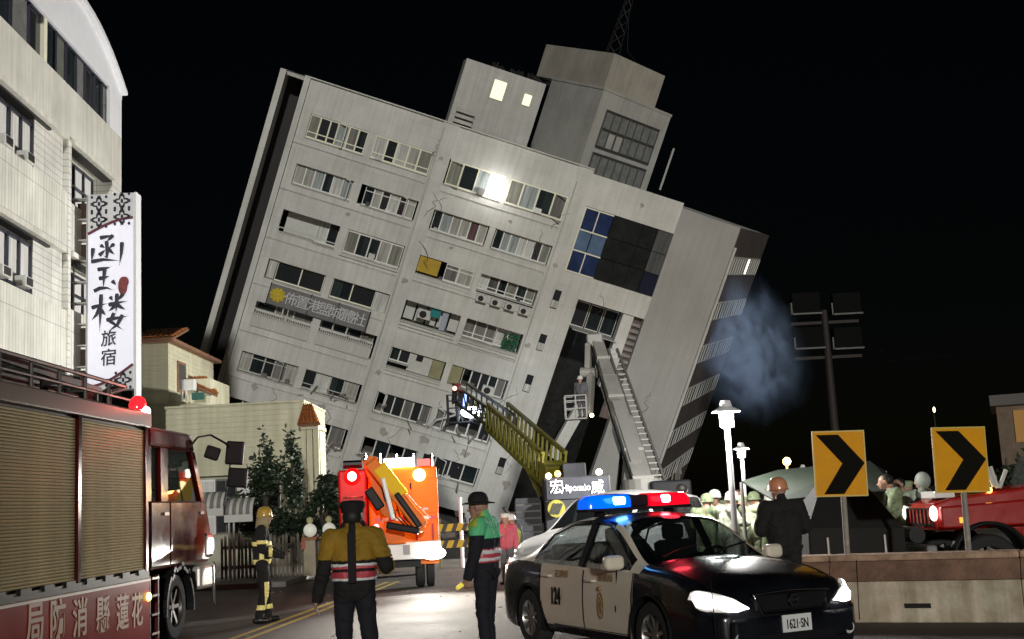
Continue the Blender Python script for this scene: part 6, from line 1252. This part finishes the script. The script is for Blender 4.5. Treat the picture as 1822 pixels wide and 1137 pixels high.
# lamp posts
M_lp = mat('lamp_white', (.85, .85, .87), .4); M_lg = em('lantern', (.95, .96, 1), 9)
def lamp_post(px, py, Y, label, power, sc=1., hotel_fill=0):
    c = at(px, py, Y); k = sc; t = thing('lamp_post', label, 'lamp post', (c.x, Y, 0), group='white park lamp posts'); H = c.z; L = lambda z: H + z * k
    G().cyl((0, 0, 0), (0, 0, L(-.7)), .085 * k, .07 * k, 14).obj('pole', M_lp, t, smooth=True); G().cyl((0, 0, 0), (0, 0, .35), .14 * k, .11 * k, 14).obj('base', M_lp, t, smooth=True)
    g = G(); g.lathe([(r_ * k, L(z)) for r_, z in ((0, .02), (.12, 0), (.15, -.08), (.17, -.16), (.34, -.25), (.36, -.29), (.18, -.24), (0, -.22))], 24); g.obj('shade', M_lp, t, smooth=True)
    g = G(); g.lathe([(r_ * k, L(z)) for r_, z in ((0, -.68), (.13, -.68), (.17, -.6), (.18, -.27), (0, -.27))], 20); g.obj('lantern', M_lg, t, smooth=True)
    for i in range(4): a = i * 1.571 + .4; G().cyl((.19 * k * math.cos(a), .19 * k * math.sin(a), L(-.66)), (.19 * k * math.cos(a), .19 * k * math.sin(a), L(-.25)), .012 * k, n=6).obj('lantern_bar', M_lp, t)
    if hotel_fill: lamp('hotel_fill_spot', 'SPOT', (-.45 * k, 0, L(-.5)), hotel_fill, (1, .97, .92), t, (-20, -5, L(1.5)), .12, 104, .5)  # added fill spot for the hotel side, far stronger than the lantern
    if power:
        for q in range(2): a = q * math.pi; lamp('lantern_light', 'POINT', (.42 * k * math.cos(a + R(200)), .42 * k * math.sin(a + R(200)), L(-.5)), power / 2, (1, .97, .92), t, size=.12)
lamp_post(1290, 713, 19.4, 'white lamp post glowing brightly, nearest of the three', 650, sc=.65)
lamp_post(1318, 788, 36, 'second white lamp post further off behind the bright one', 1500, sc=.65, hotel_fill=17000)
lamp_post(1428, 827, 55, 'small distant lamp post just left of the chevron sign', 0, sc=.65)
# sodium street lamp
c = at(1400, 821, 60); t = thing('street_light', 'orange glowing sodium street light above the green tent', 'street light', (c.x, 60, 0))
G().cyl((0, .1, 0), (0, .1, c.z), .06, n=10).obj('pole', M_post, t); G().sph((0, 0, c.z), (.2, .2, .2), 14, 10).obj('bulb', em('sodium', (1, .62, .12), 30), t, smooth=True); lamp('sodium_light', 'POINT', (0, -.5, c.z), 500, (1, .6, .2), t, size=.2)
c = at(1662, 729, 90); t = thing('distant_light', 'tiny warm light high in the dark at right', 'street light', (c.x, 90, 0)); G().cyl((0, .1, 0), (0, .1, c.z), .06, n=8).obj('pole', M_black, t); G().sph((0, 0, c.z), (.1, .1, .22), 10, 8).obj('bulb', em('far_warm', (1, .8, .45), 4), t)
# unlit floodlight mast
t = thing('floodlight_mast', 'tall mast carrying four unlit square floodlights against the dark sky', 'mast', (at(1470, 600, 80).x, 80, 0)); Q = lambda px, py: at(px, py, 80) - t.location
M_fl = mat('mast_brown', (.022, .015, .012), .7, var=.3); zt = Q(1468, 552).z
G().cyl((0, 0, 0), (0, 0, zt), .34, .24, 14).obj('pole', M_fl, t, smooth=True)
for py in (574, 636): z = Q(1468, py).z; G().box(-2.3, 2.3, -.08, .08, z - .1, z + .1).obj('cross_arm', M_fl, t)
for px, py in ((1431, 541), (1503, 541), (1437, 602), (1505, 602)):
    q = Q(px, py); o = G().box(q.x - .95, q.x + .95, -.6, .3, q.z - .7, q.z + .7).obj('floodlight', mat('flood_black', (.004, .004, .004), .8, spec=.1), t, bevel=.04)
    G().box(q.x - 1.0, q.x + 1.0, -.7, .3, q.z - .82, q.z - .71).obj('bracket', mat('bracket_grey', (.03, .03, .028), .5), o); G().box(q.x - 1.05, q.x - .96, -.5, .2, q.z - .8, q.z + .05).obj('side_bracket', MATS['bracket_grey'], o)
for k in range(2): G().tube([(-2 + k * 4, 0, Q(1468, 574).z), (-6 + k * 14, 12, Q(1468, 574).z - 1.6), (-14 + k * 34, 30, Q(1468, 574).z + .6)], .02, 4).obj('wire', M_black, t)
# army tent
M_cv = mat('olive_canvas', (.010, .018, .009), .8, var=.3, scale=2, bump=.5, bscale=6); M_cvd = mat('dark_canvas', (.012, .012, .011), .9, var=.3, scale=2)
def quadobj(nm, pts, m, par, th=.02): return G().add(pts, [tuple(range(len(pts)))]).obj(nm, m, par, solid=th)
t = thing('army_tent', 'olive army tent roof on poles behind the man in the orange helmet', 'tent', (at(1440, 900, 20.5).x, 20.5, 0)); o_ = t.location.copy()
A = lambda px, py, Y: at(px, py, Y) - o_
e1, e2 = A(1319, 858, 19.6), A(1378, 892, 18.2); r1, r2 = A(1384, 838, 20.6), A(1548, 822, 20.6); e3 = A(1600, 872, 18.6); e4 = A(1575, 838, 22)
quadobj('roof_end', [e1, e2, r1], M_cv, t); quadobj('roof_front', [e2, e3, r2, r1], M_cv, t); quadobj('roof_back', [e1, r1, r2, e4], M_cv, t); quadobj('roof_end', [e3, e4, r2], M_cv, t)
for q in (e1, e2, e3, e4): G().cyl((q.x, q.y, 0), (q.x, q.y, q.z), .03, n=8).obj('pole', M_st, t)
t = thing('dark_tent', 'low black canvas tent with sloping side behind the chevron sign', 'tent', (at(1520, 920, 17.2).x, 17.2, 0)); o_ = t.location.copy()
b = [A(1440, 985, 16.9), A(1608, 985, 16.9)]; b2 = [A(1440, 940, 16.9), A(1608, 940, 16.9)]; tp = [A(1462, 868, 17.6), A(1545, 868, 17.6)]
for q in b: q.z = 0
quadobj('front_wall', [b[0], b[1], b2[1], b2[0]], M_cvd, t); quadobj('front_slope', [b2[0], b2[1], tp[1], tp[0]], M_cvd, t)
bk = V((0, 1.6, 0)); quadobj('side_wall', [b[1], b[1] + bk, b2[1] + bk, b2[1]], M_cvd, t); quadobj('side_slope', [b2[1], b2[1] + bk, tp[1] + V((0, .4, 0)), tp[1]], M_cvd, t); quadobj('side_wall', [b[0], b[0] + bk, b2[0] + bk, b2[0]], M_cvd, t); quadobj('roof', [tp[0], tp[1], tp[1] + V((0, .4, 0)), tp[0] + V((0, .4, 0))], M_cvd, t)
quadobj('side_slope', [b2[0], b2[0] + bk, tp[0] + V((0, .4, 0)), tp[0]], M_cvd, t); quadobj('back_slope', [b2[0] + bk, b2[1] + bk, tp[1] + V((0, .4, 0)), tp[0] + V((0, .4, 0))], M_cvd, t)
for px in (1475, 1577): q = A(px, 985, 16.85); G().cyl((q.x, q.y, 0), (q.x, q.y, .95), .02, n=6).obj('stake', M_st, t)
# red jeep facing left
jp = thing('red_jeep', 'red open-top fire jeep facing left behind the island wall', 'jeep', (at(1735, 990, 17.6).x, 17.6, 0)); bpy.context.view_layer.update()
Jx = lambda px, py, Y=17.2: at(px, py, Y) - jp.location
Jp = lambda name, g_, m, par=jp, **k: g_.obj(name, m, par, **k)
M_jr = mat('jeep_red', (.36, .012, .008), .25, coat=.6, var=.1)
zh = Jx(1690, 893).z; xf = Jx(1660, 900).x
Jp('bonnet', G().prism([(xf, -.42, .95), (xf, -.42, zh - .02), (xf + .25, -.42, zh + .06), (1.1, -.42, zh + .2), (1.1, -.42, .95)], (0, 1.3, 0)), M_jr, bevel=.05, seg=3)
Jp('tub', G().box(1.1, 4.0, -.5, 1.3, .6, zh + .12), M_jr, bevel=.05, seg=3)
Jp('wing', G().prism([(xf + .05, -.55, .98), (xf + .05, -.55, zh - .06), (1.0, -.55, zh + .0), (1.0, -.55, .98)], (0, .16, 0)), M_jr, bevel=.03)
for y in (-.55, 1.15):
    g = G(); pts = [(.56 * math.cos(t_), y, .5 + .56 * math.sin(t_)) for t_ in [R(-8) + R(196) * i / 18 for i in range(19)]]
    for a, b in zip(pts[:-1], pts[1:]): g.add([(a[0], y - .12, a[2]), (b[0], y - .12, b[2]), (b[0], y + .3, b[2]), (a[0], y + .3, a[2])], [(0, 1, 2, 3)])
    Jp('wheel_flare', merge_quads([[g.v[i] for i in f] for f in g.f]), M_trim, solid=.05, smooth=True)
for x in (0, 2.7):
    for y in (-.45, 1.15): wheel(jp, (x, y, .44), .44, .28, 8, M_rimd)
gl_ = Jp('grille', G().box(xf - .03, xf, -.35, .8, 1.02, zh - .08), M_trim)
for i in range(7): y = -.28 + i * .16; Jp('grille_slot', G().box(xf - .045, xf - .03, y - .03, y + .03, 1.05, zh - .1), M_jr, gl_)
for y in (-.45, .85): Jp('headlight', G().sph((xf - .02, y, 1.2), (.05, .11, .11), 14, 8), em('jeep_lamp', (1, .98, .92), 2.5), smooth=True)
Jp('indicator', G().box(xf + .3, xf + .42, -.575, -.55, 1.05, 1.13), em('jeep_amber', (1, .5, .05), .8))
Jp('bumper', G().box(xf - .22, xf - .06, -.6, 1.1, .6, .76), mat('bumper_grey', (.22, .22, .21), .5, var=.3), bevel=.03); Jp('winch', G().cyl((xf - .2, -.2, .9), (xf - .2, .5, .9), .12, n=12), M_trim)
for a, b in (((1754, 828), (1768, 866)), ((1762, 830), (1775, 868)), ((1790, 836), (1778, 868))): p, q = Jx(*a), Jx(*b); Jp('windscreen_bar', G().cyl(p, q, .03, n=8), M_rail)
Jp('windscreen', G().prism([(1.12, -.4, zh + .18), (1.14, -.4, zh + .18), (1.3, -.4, zh + .62), (1.28, -.4, zh + .62)], (0, 1.6, 0)), M_cgl)
Jp('bonnet_plate', G().box(Jx(1668, 885).x, Jx(1704, 885).x, -.3, .3, zh + .06, zh + .16), M_wp, bevel=.01); Jp('hose_roll', G().box(Jx(1718, 880).x, Jx(1758, 880).x, -.2, .4, zh + .13, zh + .22), M_lime, bevel=.03)
q = Jx(1760, 872); Jp('amber_lamp', G().sph(q, .045, 10, 8), em('jeep_roof_amber', (1, .5, .1), 6), smooth=True)
# hazard barricade near the crane truck
t = thing('striped_barricade', 'yellow and black striped barricade beside the orange truck', 'barricade', (at(815, 970, 33).x, 33, 0))
for z in (.55, 1.0):
    o = G().box(-.55, .55, -.02, .02, z, z + .2).obj('board', mat('barricade_yellow', (.62, .5, .03), .6), t)
    for i in range(4): x = -.45 + i * .28; G().prism([(x, -.026, z), (x + .12, -.026, z), (x + .2, -.026, z + .2), (x + .08, -.026, z + .2)], (0, .005, 0)).obj('stripe', M_black, o)
for x in (-.5, .5): G().box(x - .03, x + .03, .02, .07, 0, 1.35).obj('leg', M_yb, t)
G().cyl((.1, .1, 0), (.1, .1, 1.9), .05, n=10).obj('white_pole', M_lp, t)
# collapsed ground floor wreckage under the tilted block
M_rub = mat('rubble_mix', (.2, .16, .14), .9, var=.5, scale=2); g = G(); rnd = random.Random(12)
for i in range(260):
    x = rnd.uniform(-7, 9); y = 70 + rnd.uniform(-4, 3); s = rnd.uniform(.15, .8); z = rnd.uniform(0, 1.4) * rnd.random()
    g.mbox(Matrix.Translation((x, y, z)) @ Matrix.Rotation(rnd.uniform(0, 3), 4, Vector((rnd.random(), rnd.random(), rnd.random() + .1)).normalized()), s, s * rnd.uniform(.3, 1), s * rnd.uniform(.2, .6))
tag(g.obj('rubble', M_rub), 'broken concrete and wreckage heaped at the foot of the tilted block', 'rubble', kind='stuff')
# warm-lit building and dark tree at the right edge
c = at(1800, 800, 45); t = thing('edge_building', 'dim brown building with warm light at the right edge', 'building', (c.x, 45, 0), R(-22))
wd_ = at(1782, 800, 45).x - c.x; zt = at(1800, 702, 45).z
G().box(wd_, wd_ + 6, 0, 6, 0, zt - .4).obj('wall', mat('brown_render', (.14, .10, .07), .9, var=.3), t); G().box(wd_ - .2, wd_ + 6.2, -.3, 6, zt - .4, zt).obj('parapet', mat('parapet_grey', (.10, .09, .085), .9), t)
q = Vector((.35, 0, at(1816, 762, 44.6).z)); G().box(q.x - .15, q.x + .6, -.06, -.02, q.z - .5, q.z + .7).obj('lit_window', mat('ochre_window', (.12, .06, .01), .6, em=(1, .5, .1), es=.16), t)
for k in range(3): G().box(wd_ + .3 + k * 1.7, wd_ + 1.2 + k * 1.7, -.05, .0, 1, 2.2).obj('window', M_gd, t)
tree('dark_bush_tree', 'dark ragged bush behind the red jeep at the right edge', Vector((at(1800, 900, 24).x, 24, 0)), 2.3, [((.2, 0, 1.75), (.7, .6, .4)), ((.8, 0, 1.6), (.6, .6, .5)), ((-.3, 0, 1.4), (.5, .5, .4))], 700, 8, .1)
# smoke drifting past the far corner
sm0 = at(1324, 602, 75)
g = G(); g.sph((0, 0, 0), (1, 1, 1), 24, 16); so = g.obj('smoke', None, None); so.data.materials.clear(); so.location = sm0; so.scale = (4.2, 3.2, 6.4); so.rotation_euler = (0, R(-20), 0)
tag(so, 'blue white smoke drifting from the right side of the tilted block', 'smoke', kind='stuff')
m = bpy.data.materials.new('smoke_volume'); m.use_nodes = True; nt = m.node_tree; nt.nodes.clear(); out = nt.nodes.new('ShaderNodeOutputMaterial'); pv = nt.nodes.new('ShaderNodeVolumePrincipled'); pv.inputs['Color'].default_value = (.45, .62, .98, 1); pv.inputs['Anisotropy'].default_value = -.5
tc = nt.nodes.new('ShaderNodeTexCoord'); gr_ = nt.nodes.new('ShaderNodeTexGradient'); gr_.gradient_type = 'SPHERICAL'
nd = nt.nodes.new('ShaderNodeTexNoise'); nd.inputs['Scale'].default_value = 1.3; nd.inputs['Detail'].default_value = 3; nt.links.new(tc.outputs['Object'], nd.inputs[0])
vs_ = nt.nodes.new('ShaderNodeVectorMath'); vs_.operation = 'SUBTRACT'; vs_.inputs[1].default_value = (.5, .5, .5); nt.links.new(nd.outputs[1], vs_.inputs[0]); vm = nt.nodes.new('ShaderNodeVectorMath'); vm.operation = 'SCALE'; vm.inputs['Scale'].default_value = 1.7; nt.links.new(vs_.outputs[0], vm.inputs[0])
va = nt.nodes.new('ShaderNodeVectorMath'); nt.links.new(tc.outputs['Object'], va.inputs[0]); nt.links.new(vm.outputs[0], va.inputs[1]); nt.links.new(va.outputs[0], gr_.inputs[0])
pw = nt.nodes.new('ShaderNodeMath'); pw.operation = 'POWER'; pw.inputs[1].default_value = 1.5; nt.links.new(gr_.outputs[1], pw.inputs[0])
e2 = nt.nodes.new('ShaderNodeTexGradient'); e2.gradient_type = 'SPHERICAL'; nt.links.new(tc.outputs['Object'], e2.inputs[0]); er = nt.nodes.new('ShaderNodeMapRange'); er.inputs[2].default_value = .85; nt.links.new(e2.outputs[1], er.inputs[0])
nz = nt.nodes.new('ShaderNodeTexNoise'); nz.inputs['Scale'].default_value = 2.6; nz.inputs['Detail'].default_value = 6; nz.inputs['Distortion'].default_value = 1.; nt.links.new(tc.outputs['Object'], nz.inputs[0])
mr = nt.nodes.new('ShaderNodeMapRange'); mr.inputs[1].default_value = .4; mr.inputs[2].default_value = .68; nt.links.new(nz.outputs[0], mr.inputs[0])
def mul(a, b):
    q = nt.nodes.new('ShaderNodeMath'); q.operation = 'MULTIPLY'; nt.links.new(a, q.inputs[0])
    if isinstance(b, float): q.inputs[1].default_value = b
    else: nt.links.new(b, q.inputs[1])
    return q.outputs[0]
nt.links.new(mul(mul(mul(pw.outputs[0], mr.outputs[0]), er.outputs[0]), 1.5), pv.inputs['Density']); nt.links.new(pv.outputs[0], out.inputs['Volume']); so.data.materials.append(m)

# small litter on the road
g = G(); rnd = random.Random(31)
for i in range(160):
    x = rnd.uniform(-6, 3.2); y = rnd.uniform(11, 34); s = rnd.uniform(.015, .07)
    g.mbox(Matrix.Translation((x, y, .006)) @ Matrix.Rotation(rnd.uniform(0, 6), 4, 'Z'), s, s * rnd.uniform(.3, 1), .01)
tag(g.obj('road_litter', mat('litter', (.35, .32, .28), .8, var=.6, scale=1)), 'small scraps and grit scattered over the road', 'litter', kind='stuff')
